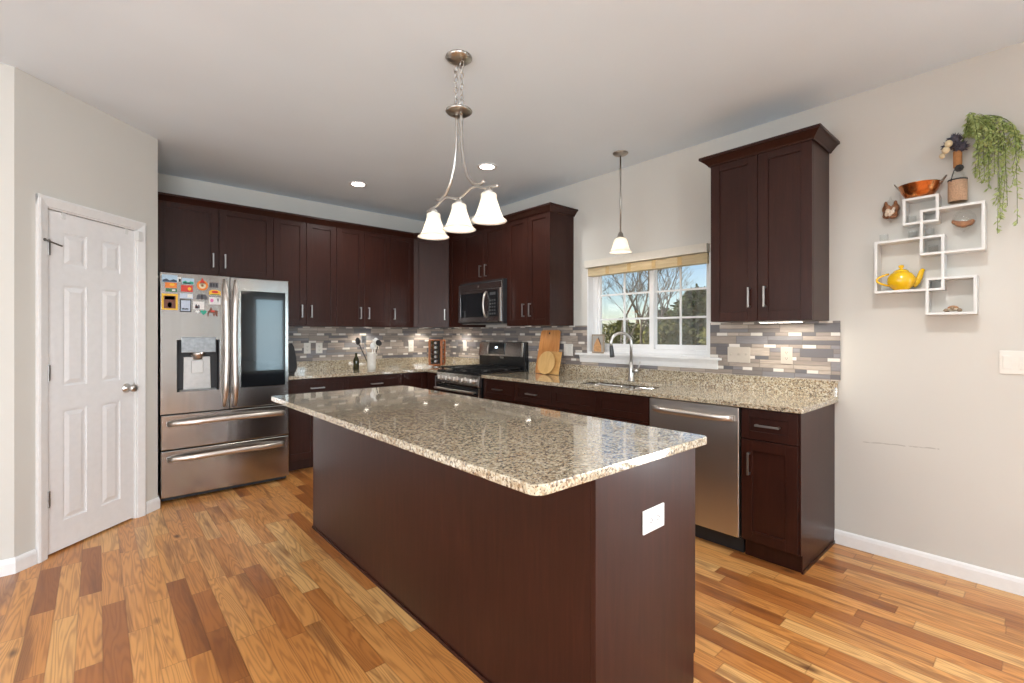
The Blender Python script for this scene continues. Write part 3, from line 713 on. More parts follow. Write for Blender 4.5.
# ------------------------------------------------------------------ counters
def slab_with_hole(name, poly, z0, z1, hole=None, parent=None, extra=None, bevel=.004):
    bm = bmesh.new()
    def loop(pts):
        vs = [bm.verts.new((x, y, z1)) for x, y in pts]
        return [bm.edges.new((vs[i], vs[(i + 1) % len(vs)])) for i in range(len(vs))]
    ed = loop(poly) + (loop(hole) if hole else [])
    r = bmesh.ops.triangle_fill(bm, edges=ed, use_beauty=True, use_dissolve=True, normal=(0, 0, 1))
    fs = [g for g in r['geom'] if isinstance(g, bmesh.types.BMFace)]
    ex = bmesh.ops.extrude_face_region(bm, geom=fs)
    bmesh.ops.translate(bm, verts=[g for g in ex['geom'] if isinstance(g, bmesh.types.BMVert)], vec=(0, 0, z0 - z1))
    m = MB(); m.bm.free(); m.bm = bm
    if extra:
        for q in extra: m.box(*q)
    return m.build(name, M['granite'], parent, bevel=bevel)
def rounded(x0, x1, y0, y1, r, n=5, corners='abcd'):
    pts = []
    for key, cx, cy, a0 in (('a', x1 - r, y1 - r, 0), ('b', x0 + r, y1 - r, 90), ('c', x0 + r, y0 + r, 180), ('d', x1 - r, y0 + r, 270)):
        if key in corners:
            for i in range(n + 1): a = math.radians(a0 + 90 * i / n); pts.append((cx + r * math.cos(a), cy + r * math.sin(a)))
        else: pts.append((cx + (r if key in 'ad' else -r), cy + (r if key in 'ab' else -r)))
    return pts
Z0 = ZC - .030; VC = .655
c1 = thing('countertop', (-.9, -.33, Z0), 'speckled beige granite counter from the refrigerator into the corner', 'countertop', 'granite countertops')
slab_with_hole('counter_slab', [(-2.140, -.0005), (-.0005, -.0005), (-.0005, -.909), (-VC, -.909), (-VC, -VC), (-2.140, -VC)], Z0, ZC, parent=c1)
MB().box(-2.140, -.0225, -.0225, -.0085, ZC, ZS - .0005).box(-.0225, -.0085, -.909, -.0085, ZC, ZS - .0005).build('upstand', M['granite'], c1, bevel=.002)
c2 = thing('countertop', FR(3.07, .33, Z0), 'speckled beige granite counter with the sink along the window wall', 'countertop', 'granite countertops')
HOLE = rounded(-.550, -.130, -3.435, -2.655, .05)
slab_with_hole('counter_slab', rounded(-VC, -.0005, -4.454, -1.680, .025, corners='c'), Z0, ZC, HOLE, c2)
MB().box(-.0225, -.0085, -4.454, -1.680, ZC, ZS - .0005).build('upstand', M['granite'], c2, bevel=.002)

# undermount double sink
sn = thing('sink', FR(3.045, .34, .68), 'stainless double bowl sink set under the granite counter', 'sink')
def bowl(y0, y1, x0, x1, zt, zb):
    m = MB(); P = []
    for ins, z in ((0, zt), (.004, zt - .03), (.012, zb + .03), (.04, zb)):
        P.append([(x, y, z) for x, y in rounded(x0 + ins, x1 - ins, y0 + ins, y1 - ins, .055)])
    n = len(P[0]); idx = []; pts = [p for ring in P for p in ring]
    for i in range(3):
        for q in range(n): idx.append((i * n + q, i * n + (q + 1) % n, (i + 1) * n + (q + 1) % n, (i + 1) * n + q))
    idx.append(tuple(range(3 * n, 4 * n)))
    return m.faces(pts, idx).lathe(((x0 + x1) / 2, (y0 + y1) / 2, zb), [(.045, .001), (.038, .004), (.030, .002), (0, .002)], 16)
bowl(-3.032, -2.650, -.555, -.125, Z0 - .001, .69).build('left_bowl', M['steel_h'], sn, smooth=True, thick=.0015)
bowl(-3.440, -3.058, -.555, -.125, Z0 - .001, .69).build('right_bowl', M['steel_h'], sn, smooth=True, thick=.0015)
MB().box(-.552, -.128, -3.056, -3.034, .80, Z0 - .004).build('bowl_divider', M['steel_h'], sn, bevel=.004)
# faucet
fc = thing('faucet', (-.075, -2.99, ZC), 'tall brushed nickel gooseneck pull-down faucet behind the sink', 'faucet')
MB().lathe((-.075, -2.99, ZC + .0006), [(.030, 0), (.030, .006), (.024, .014), (.021, .05), (.021, .10), (.0175, .112), (.016, .16)], 20).build('faucet_body', M['nickel'], fc, smooth=True)
dx, dy = -.82, .57; pts = [(-.075, -2.99, ZC + .155)]
R = .088
for i in range(15):
    a = PI * 1.06 * i / 14; o = R - R * math.cos(a); pts.append((-.075 + dx * o, -2.99 + dy * o, ZC + .315 + R * math.sin(a)))
MB().tube(pts, .0125, 12).build('gooseneck', M['nickel'], fc, smooth=True)
ex, ey, ez = pts[-1]
MB().lathe((ex, ey, ez), [(.0135, 0), (.0165, -.02), (.019, -.07), (.020, -.095), (.017, -.10), (0, -.10)], 16, (-.10 * dx * -1, -.10 * dy * -1, 1)).build('spray_head', M['darkgrey'], fc, smooth=True)
MB().cyl((-.075, -3.005, ZC + .085), (-.075, -3.055, ZC + .088), .018, 14, .016).build('handle_hub', M['nickel'], fc, smooth=True)
MB().tube([(-.075, -3.048, ZC + .09), (-.072, -3.062, ZC + .12), (-.066, -3.070, ZC + .165)], [.007, .006, .005], 8).build('lever', M['nickel'], fc, smooth=True)

# ------------------------------------------------------------------ kitchen island
IX0, IX1, IY0, IY1 = -2.619, -1.685, -4.436, -2.085
bx0, bx1, by0, by1 = -2.343, -1.757, -4.434, -2.040
il = thing('kitchen_island', (-2.07, -3.25, 0), 'long dark wood kitchen island base with plain back panel', 'island')
MB().box(bx0 + .019, bx1, by0 + .019, by1 - .019, .1, .872).build('cabinet_body', M['wood'], il)
MB().box(bx0 + .02, bx1 - .045, by0 + .02, by1 - .02, .0005, .0995).build('toe_kick', M['wood'], il)
MB().box(bx0, bx0 + .018, by0 + .0195, by1 - .0195, .0005, .872).build('back_panel', M['wood'], il, bevel=.001)
def end_panel(y0, y1):
    m = MB(); poly = [(bx0, .0005), (bx1 - .012, .0005), (bx1 - .012, .108), (bx1, .108), (bx1, .872), (bx0, .872)]
    p = [(x, y0, z) for x, z in poly] + [(x, y1, z) for x, z in poly]; n = 6
    m.faces(p, [tuple(range(n)), tuple(range(n, 2 * n))] + [(i, (i + 1) % n, n + (i + 1) % n, n + i) for i in range(n)])
    return m.build('end_panel', M['wood'], il, bevel=.0015)
end_panel(by0, by0 + .019); end_panel(by1 - .019, by1)
MB().box(bx0 - .008, bx0 - .0005, by0 + .001, by1, .0005, .016).build('shoe_strip', M['wood'], il, bevel=.002)
FI = lambda u, v, z: Vector((bx1 + v, u, z))
w_ = (by1 - by0 - .04) / 4
for i in range(4):
    a = by0 + .02 + i * w_
    front(FI, il, a, a + w_, DZ0, DZ1, .0005, 'drawer', rail=.045, hand='H'); front(FI, il, a, a + w_, .11, DZ0 - .003, .0005, 'door', hand='LR'[i % 2], hz=.60)
def island_outline():
    cs = [Vector(q) for q in ((-2.582, -4.438), (-1.670, -4.446), (-1.668, -2.030), (-2.604, -2.036))]; pts = []
    for i in range(4):
        c, p, n = cs[i], cs[i - 1], cs[(i + 1) % 4]; r = .045 if i == 0 else .03
        a, b = c + (p - c).normalized() * r, c + (n - c).normalized() * r
        for k in range(6): t = k / 5; pts.append(tuple((1 - t) ** 2 * a + 2 * t * (1 - t) * c + t * t * b))
    return pts
it = slab_with_hole('island_countertop', island_outline(), .8735, ZC)
tag(it, 'large speckled beige granite top lying on the dark island', 'countertop', 'granite countertops')

# ------------------------------------------------------------------ refrigerator
X0, X1, XS = -3.062, -2.150, -2.605; VF = .830; VD = .752
fr = thing('refrigerator', FB(-2.606, .4, 0), 'stainless french door refrigerator with water dispenser and dark glass panel', 'refrigerator')
MB(FB).box(X0 + .006, X1 - .006, .03, VD - .012, .03, 1.745).build('cabinet_shell', M['darkgrey'], fr, bevel=.004)
MB(FB).box(X0 + .02, X1 - .02, .05, VD - .03, .0005, .03).box(X0 + .01, X1 - .01, VD - .03, VF - .045, .010, .036).build('base_grille', M['blackmatte'], fr)
m = MB(FB)
for a, b in ((X0 + .01, X0 + .12), (X1 - .12, X1 - .01)): m.box(a, b, VD - .12, VF - .01, 1.7455, 1.763)
m.build('hinge_cover', M['darkgrey'], fr, bevel=.003)
def fridge_handle(parent, x, sgn, z0, z1):
    pts = []
    for i in range(21):
        t = i / 20; z = z0 + (z1 - z0) * t; bow = math.sin(PI * t)
        v = VF - .004 + .058 * min(1, 2.2 * bow) ** .8; pts.append((x + sgn * .012 * bow, v, z))
    r = [.010 + .008 * min(1, 2.5 * math.sin(PI * i / 20)) for i in range(21)]
    MB(FB).tube(pts, r, 12, flat=(1.05, .62), up=(0, 1, 0)).build('door_handle', M['handle_steel'], parent, smooth=True)
# left door, built around the dispenser recess
DX0, DX1, DZ_0, DZ_1 = -2.962, -2.678, .846, 1.252
m = MB(FB); ZD0, ZD1 = .682, 1.767
m.box(X0, DX0, VD, VF, ZD0, ZD1).box(DX1, XS - .003, VD, VF, ZD0, ZD1).box(DX0, DX1, VD, VF, ZD0, DZ_0).box(DX0, DX1, VD, VF, DZ_1, ZD1)
ld = m.build('left_door', M['steel'], fr)
dp = MB(FB)
dp.box(DX0, DX1, VD + .001, VD + .008, DZ_0, DZ_1).box(DX0, DX0 + .006, VD + .008, VF - .001, DZ_0, DZ_1).box(DX1 - .006, DX1, VD + .008, VF - .001, DZ_0, DZ_1).box(DX0 + .006, DX1 - .006, VD + .008, VF - .001, DZ_1 - .006, DZ_1)
ds = dp.build('dispenser', M['blackmatte'], ld)
MB(FB).box(DX0 + .028, DX1 - .026, VF - .03, VF + .008, 1.150, 1.274).build('control_panel', M['greypanel'], ds, bevel=.004)
MB(FB).prism_uz([(DX0 + .048, DZ_0 + .006), (DX1 - .050, DZ_0 + .006), (DX1 - .056, 1.115), (DX0 + .050, 1.115)], VD + .009, VD + .022).build('recess_back', M['palemetal'], ds, bevel=.003)
MB(FB).lathe((-2.822, VD + .045, 1.095), [(.030, 0), (.034, .02), (.048, .035), (.052, .055)], 18).build('nozzle', M['handle_steel'], ds, smooth=True)
MB(FB).box(-2.862, -2.782, VD + .022, VD + .036, .985, 1.085).build('paddle', M['white'], ds, bevel=.005)
MB(FB).box(DX0 + .02, DX1 - .02, VD + .01, VF + .004, DZ_0 + .001, DZ_0 + .012).build('drip_tray', M['greypanel'], ds, bevel=.003)
fridge_handle(ld, XS - .040, 1, .70, 1.745)
rd = MB(FB).box(XS + .003, X1, VD, VF, ZD0, ZD1).build('right_door', M['steel'], fr, bevel=.006)
MB(FB).box(-2.526, -2.180, VF - .002, VF + .004, .848, 1.660).build('glass_panel', M['blackglass'], rd, bevel=.002)
fridge_handle(rd, XS + .040, -1, .70, 1.745)
def fdrawer(z0, z1, zh):
    o = MB(FB).box(X0, X1, VD, VF, z0, z1).build('freezer_drawer', M['steel'], fr, bevel=.006)
    pts = []
    for i in range(25):
        t = i / 24; b = math.sin(PI * t)
        pts.append((X0 + .045 + (X1 - X0 - .09) * t, VF + .012 + .050 * min(1, 1.6 * b) ** .7 + .012 * b, zh - .012 + .012 * b))
    MB(FB).tube(pts, .021, 12, flat=(.55, 1.0), up=(0, 0, 1)).build('drawer_handle', M['handle_steel'], o, smooth=True)
    p = MB(FB)
    for q in (X0 + .050, X1 - .050): p.box(q - .012, q + .012, VF - .001, VF + .02, zh - .028, zh + .004)
    p.build('handle_mount', M['handle_steel'], o, bevel=.003)
fdrawer(.406, .672, .617); fdrawer(.040, .398, .345)

# magnets on the left refrigerator door (x, z, width, height, colours and label)
def disc(m, x, z, r, v0, v1, n=20, sx=1.0, sz=1.0): return m.prism_uz([(x + r * sx * math.cos(2 * PI * i / n), z + r * sz * math.sin(2 * PI * i / n)) for i in range(n)], v0, v1)
def fx(zx): return -3.068 + (155 + zx / 11.39 - 160) * .0066 + .0
def fz(zy): return 1.764 - (270 + zy / 11.39 - 272.7) * .00765
MC = {}
def mcol(name, c, rough=.45):
    if name not in MC: MC[name] = plain(name + '_print', srgb(*c), rough, vary=.10, scale=90)
    return MC[name]
VM = VF + .0006
def magnet(zx, zy, w, h, col, label, extras=(), shape='rect', th=.004):
    """extras: (name, dx, dz, w, h, colour, shape) in fractions of the magnet"""
    x, z = fx(zx), fz(zy); W, Hh = w / 11.39 * .0064, h / 11.39 * .0072
    m = MB(FB)
    if shape == 'rect': m.box(x - W / 2, x + W / 2, VM, VM + th, z - Hh / 2, z + Hh / 2)
    elif shape == 'round': disc(m, x, z, .5, VM, VM + th, 22, W, Hh)
    else: m.prism_uz([(x + p * W, z + q * Hh) for p, q in shape], VM, VM + th)
    o = m.build('fridge_magnet', mcol(*col), None, bevel=.0008)
    tag(o, label, 'magnet', 'magnets on the refrigerator door')
    for (nm, dx, dz, ew, eh, ec, sh) in extras:
        e = MB(FB); ex, ez = x + dx * W, z + dz * Hh
        if sh == 'round': disc(e, ex, ez, .5, VM + th, VM + th + .0012, 16, ew * W, eh * Hh)
        elif sh == 'rect': e.box(ex - ew * W / 2, ex + ew * W / 2, VM + th, VM + th + .0012, ez - eh * Hh / 2, ez + eh * Hh / 2)
        else: e.prism_uz([(ex + p * ew * W, ez + q * eh * Hh) for p, q in sh], VM + th, VM + th + .0012)
        e.build(nm, mcol(*ec), o)
    return o
SKY, NAVY, ORG, GRN, YEL, BRN, RED, PALE, BLK, WHT, TEAL, PINK, GRY = (('sky', (176, 202, 222)), ('navy', (48, 66, 92)), ('orange', (232, 128, 34)), ('green', (60, 118, 74)), ('yellow', (240, 186, 40)), ('brown', (112, 56, 30)), ('red', (206, 52, 30)), ('pale_blue', (196, 206, 224)), ('black', (34, 32, 36)), ('white', (232, 230, 228)), ('teal', (44, 168, 140)), ('pink', (226, 120, 176)), ('grey', (86, 84, 90)))
HILL = [(-.5, -.5), (.5, -.5), (.5, .1), (.25, .4), (.0, -.05), (-.25, .5), (-.5, .1)]
HEART = [(0, -.5), (.5, .05), (.45, .35), (.2, .48), (0, .25), (-.2, .48), (-.45, .35), (-.5, .05)]
magnet(165, 92, 175, 90, SKY, 'pale blue landscape magnet, highest at the left edge of the door', [('picture', 0, -.25, .9, .42, NAVY, HILL)])
magnet(268, 98, 44, 62, WHT, 'tiny white and black magnet beside the pale blue landscape one', [('picture', .1, -.15, .6, .6, BLK, 'rect')])
magnet(178, 168, 128, 66, ORG, 'bright orange sunset magnet above a green one', [('picture', .1, .1, .45, .5, YEL, 'round')])
magnet(182, 224, 126, 40, GRN, 'narrow green magnet under the orange sunset magnet', [('picture', .2, 0, .3, .5, WHT, 'rect')])
magnet(165, 358, 180, 196, YEL, 'large yellow bordered magnet with a dark brown building', [('picture', 0, -.02, .72, .78, BRN, 'rect'), ('sky_area', 0, .24, .62, .2, WHT, 'rect'), ('archway', 0, -.2, .26, .34, RED, 'round')])
magnet(365, 110, 140, 74, SKY, 'sky and teal landscape magnet, top of the second column', [('picture', 0, -.2, .9, .5, TEAL, HILL), ('picture', -.1, -.32, .6, .25, BLK, HILL)])
magnet(352, 196, 134, 80, RED, 'red magnet with a small yellow sun', [('picture', .22, -.05, .3, .5, YEL, 'round')])
magnet(348, 282, 150, 62, PALE, 'pale blue strip magnet above the black framed one', [('picture', .25, 0, .38, .7, WHT, 'rect')])
magnet(338, 396, 132, 156, BLK, 'black framed pale blue magnet at the bottom of the second column', [('picture', 0, 0, .8, .84, PALE, 'rect'), ('drawing', -.05, -.25, .55, .14, GRY, HILL)])
magnet(527, 150, 136, 128, ORG, 'round orange and red ornament magnet with a pointed top', [('rim', 0, .36, .5, .5, RED, [(-.5, -.4), (.5, -.4), (0, .8)]), ('centre', 0, -.02, .62, .60, ('cream', (240, 220, 180)), 'round'), ('dot', 0, -.02, .24, .24, ORG, 'round')], 'round')
magnet(522, 286, 136, 70, GRY, 'dark grey winged magnet below the orange ornament', [('body', 0, 0, .12, .9, BLK, 'rect')], [(0, -.2), (.3, -.5), (.5, -.35), (.42, .3), (.2, .5), (0, .1), (-.2, .5), (-.42, .3), (-.5, -.35), (-.3, -.5)])
magnet(486, 388, 132, 98, WHT, 'white picture magnet with a red and grey figure, above two hearts', [('picture', -.12, -.1, .4, .6, GRY, HILL), ('picture', -.2, -.25, .25, .3, RED, 'rect')])
magnet(472, 464, 46, 42, WHT, 'small white heart magnet', (), HEART)
magnet(541, 470, 74, 64, TEAL, 'teal green heart magnet beside the small white heart', (), HEART)
magnet(660, 138, 112, 66, GRY, 'dark grey lettered magnet at the upper right of the group', [('lettering', -.3, 0, .12, .6, BLK, 'rect'), ('lettering', 0, 0, .12, .6, BLK, 'rect'), ('lettering', .3, 0, .12, .6, BLK, 'rect')])
magnet(674, 228, 142, 70, YEL, 'yellow and orange oval magnet with a red centre', [('picture', 0, .12, .6, .5, RED, 'round'), ('strip', 0, -.36, .8, .14, GRN, 'rect')], [(-.5, -.45), (.5, -.45), (.5, .25), (.2, .5), (-.25, .5), (-.5, .25)])
magnet(672, 328, 142, 92, WHT, 'white magnet with pink and black markings', [('picture', -.25, .05, .3, .5, PINK, 'round'), ('picture', .28, .1, .22, .6, BLK, [(-.5, .5), (-.2, .5), (0, 0), (.2, .5), (.5, .5), (0, -.5)])])
magnet(648, 462, 128, 110, BRN, 'dark brown four-legged animal shaped magnet', [('saddle', 0, .1, .35, .2, RED, 'rect')], [(-.5, -.5), (-.38, -.5), (-.34, -.05), (-.1, -.12), (.05, -.12), (.08, -.5), (.2, -.5), (.24, -.1), (.34, -.5), (.46, -.5), (.48, .1), (.3, .2), (.0, .15), (-.1, .5), (-.26, .45), (-.3, .18), (-.46, .12)])

# ------------------------------------------------------------------ range
RU0, RU1 = .918, 1.672
rg = thing('gas_range', FR(1.295, .33, 0), 'stainless gas range with black cooktop and raised back panel', 'range')
MB(FR).box(RU0, RU1, .010, .640, .03, .893).build('range_body', M['black'], rg)
m = MB(FR)
for a in (RU0 + .05, RU1 - .05):
    for v in (.06, .58): m.cyl((a, v, .0005), (a, v, .031), .018, 10)
m.build('foot', M['blackmatte'], rg)
MB(FR).box(RU0 - .001, RU1 + .001, .070, .672, .8935, .918).build('cooktop', M['black'], rg, bevel=.005)
cp = MB(FR).prism_vz([(.6405, .775), (.672, .775), (.684, .790), (.668, .893), (.6405, .893)], RU0, RU1).build('control_panel', M['steel_h'], rg, bevel=.002)
for i in range(5):
    u = RU0 + .09 + i * (RU1 - RU0 - .18) / 4
    k = MB(FR).lathe((u, .677, .838), [(.027, 0), (.027, .008), (.021, .012), (.019, .034), (.016, .037), (0, .037)], 18, (0, 1, .13)).box(u - .004, u + .004, .700, .722, .822, .862)
    k.build('knob', M['handle_steel'], cp, smooth=False, bevel=.001)
od = MB(FR).box(RU0 + .004, RU1 - .004, .6405, .676, .185, .768).build('oven_door', M['steel_h'], rg, bevel=.004)
MB(FR).box(RU0 + .09, RU1 - .09, .676, .679, .30, .66).build('oven_glass', M['blackglass'], od)
MB(FR).box(RU0 + .006, RU1 - .006, .676, .680, .700, .766).build('vent_strip', M['black'], od)
h = MB(FR).tube([(RU0 + .03, .722, .728), (RU1 - .03, .722, .728)], .013, 12)
for q in (RU0 + .05, RU1 - .05): h.box(q - .010, q + .010, .6765, .716, .720, .736)
h.build('oven_handle', M['handle_steel'], od, bevel=.001)
MB(FR).box(RU0 + .004, RU1 - .004, .6405, .670, .05, .178).build('storage_drawer', M['steel_h'], rg, bevel=.004)
for a, b in ((RU0 + .02, 1.165), (1.170, 1.420), (1.425, RU1 - .02)):      # three cast iron grates
    g = MB(FR)
    for v in (.115, .625): g.box(a, b, v - .007, v + .007, .936, .950)
    for u in (a + .007, b - .007): g.box(u - .007, u + .007, .115, .625, .936, .950)
    g.box((a + b) / 2 - .005, (a + b) / 2 + .005, .115, .625, .938, .950)
    for v in (.24, .37, .50): g.box(a, b, v - .005, v + .005, .938, .950)
    for u in (a + .012, b - .012):
        for v in (.12, .62): g.box(u - .008, u + .008, v - .008, v + .008, .9185, .937)
    g.build('grate', M['iron'], rg)
for u, v, r in ((1.05, .22, .045), (1.05, .50, .052), (1.295, .37, .05), (1.55, .22, .040), (1.55, .50, .055)):
    MB(FR).lathe((u, v, .9185), [(r, 0), (r, .004), (r * .7, .008), (r * .7, .014), (r * .5, .016), (0, .016)], 18).build('burner', M['iron'], rg, smooth=True)
bg_ = MB(FR).prism_vz([(.011, .8935), (.066, .8935), (.066, 1.05), (.050, 1.205), (.040, 1.212), (.011, 1.212)], .872, 1.660).build('back_panel', M['black'], rg, bevel=.004)
MB(FR).prism_vz([(.0665, 1.052), (.0745, 1.052), (.0590, 1.208), (.0508, 1.208)], .872, 1.636).build('steel_fascia', M['steel_h'], bg_, bevel=.003)
MB(FR).prism_vz([(.0735, 1.072), (.079, 1.072), (.066, 1.198), (.060, 1.198)], 1.06, 1.34).build('display_panel', M['blackglass'], bg_, bevel=.003)
MB(FR).prism_vz([(.0725, 1.140), (.0735, 1.140), (.0715, 1.158), (.0705, 1.158)], 1.175, 1.215).build('clock_display', M['display'], bg_)
m = MB(FR); m.tube([(1.045, .078, 1.075), (1.032, .072, 1.13), (1.05, .066, 1.198)], .005, 8); m.build('display_trim', M['handle_steel'], bg_, smooth=True)
MB(FR).prism_vz([(.0665, 1.030), (.0685, 1.030), (.0685, 1.046), (.0665, 1.046)], 1.255, 1.315).build('emblem', M['nickel'], bg_, bevel=.004)
MB(FR).prism_vz([(.0665, 1.056), (.080, 1.056), (.064, 1.204), (.0505, 1.204)], 1.610, 1.634).build('end_trim', M['handle_steel'], bg_, bevel=.003)

# ------------------------------------------------------------------ microwave over the range
mw = thing('microwave', FR(1.295, .2, 1.415), 'stainless over-the-range microwave with dark window', 'microwave')
MB(FR).box(.918, 1.672, .0005, .372, 1.412, 1.8605).build('microwave_body', M['blackmatte'], mw, bevel=.003)
MB(FR).box(.918, 1.672, .372, .392, 1.770, 1.838).build('vent_band', M['steel_h'], mw, bevel=.003)
mf = MB(FR)
for q in ((.918, .958, 1.425, 1.768), (1.400, 1.430, 1.425, 1.768), (.958, 1.400, 1.425, 1.478), (.958, 1.400, 1.735, 1.768)): mf.box(q[0], q[1], .3725, .396, q[2], q[3])
md_ = mf.build('microwave_door', M['steel_h'], mw)
MB(FR).box(.958, 1.400, .3725, .393, 1.478, 1.735).build('door_glass', M['blackglass'], md_)
pts = [(1.425, .397 + .042 * math.sin(PI * i / 12) ** .6, 1.47 + .27 * i / 12) for i in range(13)]
MB(FR).tube(pts, .014, 10, flat=(.9, .6), up=(0, 1, 0)).build('door_handle', M['handle_steel'], md_, smooth=True)
cp = MB(FR).box(1.432, 1.672, .3725, .396, 1.425, 1.768).build('control_panel', M['steel_h'], mw, bevel=.003)
MB(FR).box(1.455, 1.615, .396, .399, 1.478, 1.748).build('key_panel', M['blackglass'], cp, bevel=.002)
m = MB(FR)
for i in range(5):
    for q in range(3): m.box(1.485 + q * .036, 1.510 + q * .036, .399, .4, 1.50 + i * .034, 1.518 + i * .034)
m.build('keys', M['darkgrey'], cp)
MB(FR).box(1.49, 1.58, .399, .4003, 1.70, 1.73).build('microwave_display', M['darkgrey'], cp)
m = MB(FR); m.lathe((1.275, .392, 1.803), [(.016, 0), (.016, .003), (.012, .004), (0, .004)], 18, (0, 1, 0)); m.build('emblem', M['chrome'], mw)
MB(FR).box(1.640, 1.668, .3965, .4015, 1.428, 1.766).build('edge_trim', M['handle_steel'], cp, bevel=.003)
MB(FR).box(.95, 1.64, .06, .36, 1.405, 1.4115).build('bottom_filter', M['greypanel'], mw)

# ------------------------------------------------------------------ dishwasher
dw = thing('dishwasher', FR(3.82, .3, 0), 'stainless dishwasher with a bowed bar handle', 'dishwasher')
MB(FR).box(3.518, 4.116, .02, .60, .09, .868).build('tub', M['blackmatte'], dw)
MB(FR).box(3.518, 4.116, .05, .565, .0005, .0895).build('toe_panel', M['blackmatte'], dw)
dd = MB(FR).box(3.518, 4.116, .6005, .632, .105, .866).build('dishwasher_door', M['steel_dw'], dw, bevel=.006)
pts = [(3.555 + .53 * i / 16, .640 + .040 * min(1, 2 * math.sin(PI * i / 16)) ** .7, .800) for i in range(17)]
MB(FR).tube(pts, .019, 12, flat=(.6, 1.0), up=(0, 0, 1)).build('dishwasher_handle', M['handle_steel'], dd, smooth=True)
m = MB(FR)
for q in (3.562, 4.078): m.box(q - .012, q + .012, .6315, .652, .782, .818)
m.build('handle_mount', M['handle_steel'], dd, bevel=.003)

# ------------------------------------------------------------------ lamps
def lathe_obj(name, c, prof, mat, parent, n=24, axis=(0, 0, 1), smooth=True, thick=0.0, caps=True):
    return MB().lathe(c, prof, n, axis, caps).build(name, mat, parent, smooth=smooth, thick=thick)
CX, CY = -2.010, -3.262
ch = thing('chandelier', (CX, CY, H), 'three-light nickel chandelier with bell glass shades over the island', 'chandelier')
lathe_obj('ceiling_canopy', (CX, CY, H - .0005), [(.068, 0), (.070, -.006), (.060, -.013), (.056, -.018), (.030, -.030), (.012, -.034), (0, -.034)], M['bronze_nickel'], ch)
def link(c, r, rot, sz=1.5, wire=.0022):
    pts = []
    for i in range(14):
        a = 2 * PI * i / 14; h = math.cos(a) * r * sz; w = math.sin(a) * r
        pts.append((c[0] + w * math.cos(rot), c[1] + w * math.sin(rot), c[2] + h))
    return pts
for sgn in (1, -1):
    m = MB(); yy = CY + sgn * .026
    m.tube(link((CX, yy, H - .052), .017, PI / 2, 1.2, .002), .0024, 6, closed=True)
    z = H - .080; i = 0
    while z > 2.515:
        m.tube(link((CX, yy, z),   .0095, PI / 2 * (i % 2) + .5, 1.75), .0024, 6, closed=True); z -= .0285; i += 1
    m.tube(link((CX, yy, 2.487), .019, PI / 2, 1.25), .0024, 6, closed=True)
    m.build('chain', M['nickel'], ch, smooth=True)
lathe_obj('hanging_disc', (CX, CY, 2.440), [(0, 0), (.020, .0), (.045, .004), (.062, .010), (.070, .018), (.068, .024), (.040, .034), (.014, .040), (0, .040)], M['bronze_nickel'], ch)
for sgn in (1, -1):
    pts = [(CX, CY + sgn * .020, 2.445), (CX, CY + sgn * .021, 2.36), (CX, CY + sgn * .026, 2.27), (CX, CY + sgn * .044, 2.18), (CX, CY + sgn * .078, 2.10), (CX, CY + sgn * .125, 2.050), (CX, CY + sgn * .175, 2.034), (CX, CY + sgn * .215, 2.043)]
    q = []
    for i in range(len(pts) - 1):
        for t in (0, .33, .66): q.append(tuple(pts[i][k] + (pts[i + 1][k] - pts[i][k]) * t for k in range(3)))
    q.append(pts[-1])
    MB().tube(q, .0085, 8).build('curved_arm', M['nickel'], ch, smooth=True)
SY = (-3.014, -3.264, -3.514)
pts = []
for i in range(41):
    t = i / 40; y = -2.945 - .640 * t; ph = (y - SY[0]) / -.25
    pts.append((CX, y, 2.004 + .030 * math.sin(PI * ph) ** 2 * (1 if -.02 <= ph <= 2.02 else -.5)))
MB().tube(pts, .0072, 8).build('wavy_bar', M['nickel'], ch, smooth=True)
BELL = [(.0355, 0), (.0385, -.006), (.0375, -.018), (.042, -.038), (.050, -.062), (.058, -.086), (.066, -.106), (.077, -.122), (.088, -.130)]
for y in SY:
    lathe_obj('socket', (CX, y, 1.972), [(.024, .002), (.026, .004), (.022, .016), (.012, .024), (.008, .034), (0, .034)], M['nickel'], ch)
    lathe_obj('bell_shade', (CX, y, 1.972), BELL, M['shade'], ch, 32, thick=.003, caps=False)
    MB().ball((CX, y, 1.905), .026, (1, 1, 1.25), 14, 10).build('bulb', M['bulb'], ch, smooth=True)
    light('chandelier_bulb_light', 'POINT', (CX, y, 1.862), 0.7, (1.0, 0.87, 0.70), radius=.02)
# pendant over the sink
px_, py_ = -.303, -3.046
pd = thing('pendant_lamp', (px_, py_, H), 'single nickel pendant lamp with white bell shade before the window', 'pendant lamp')
lathe_obj('ceiling_canopy', (px_, py_, H - .0005), [(.060, 0), (.061, -.005), (.050, -.014), (.028, -.022), (.010, -.026), (0, -.026)], M['bronze_nickel'], pd)
MB().cyl((px_, py_, H - .024), (px_, py_, 2.110), .0065, 10).build('rod', M['bronze_nickel'], pd, smooth=True)
lathe_obj('socket', (px_, py_, 2.064), [(.030, .0), (.031, .006), (.024, .014), (.022, .032), (.016, .040), (.010, .050), (0, .050)], M['bronze_nickel'], pd)
lathe_obj('bell_shade', (px_, py_, 2.064), [(.030, 0), (.044, -.008), (.053, -.026), (.059, -.050), (.066, -.076), (.076, -.098), (.090, -.116)], M['shade'], pd, 32, thick=.003, caps=False)
MB().ball((px_, py_, 2.005), .026, (1, 1, 1.25), 14, 10).build('bulb', M['bulb'], pd, smooth=True)
light('pendant_bulb_light', 'POINT', (px_, py_, 1.962), 0.8, (1.0, 0.85, 0.66), radius=.02)
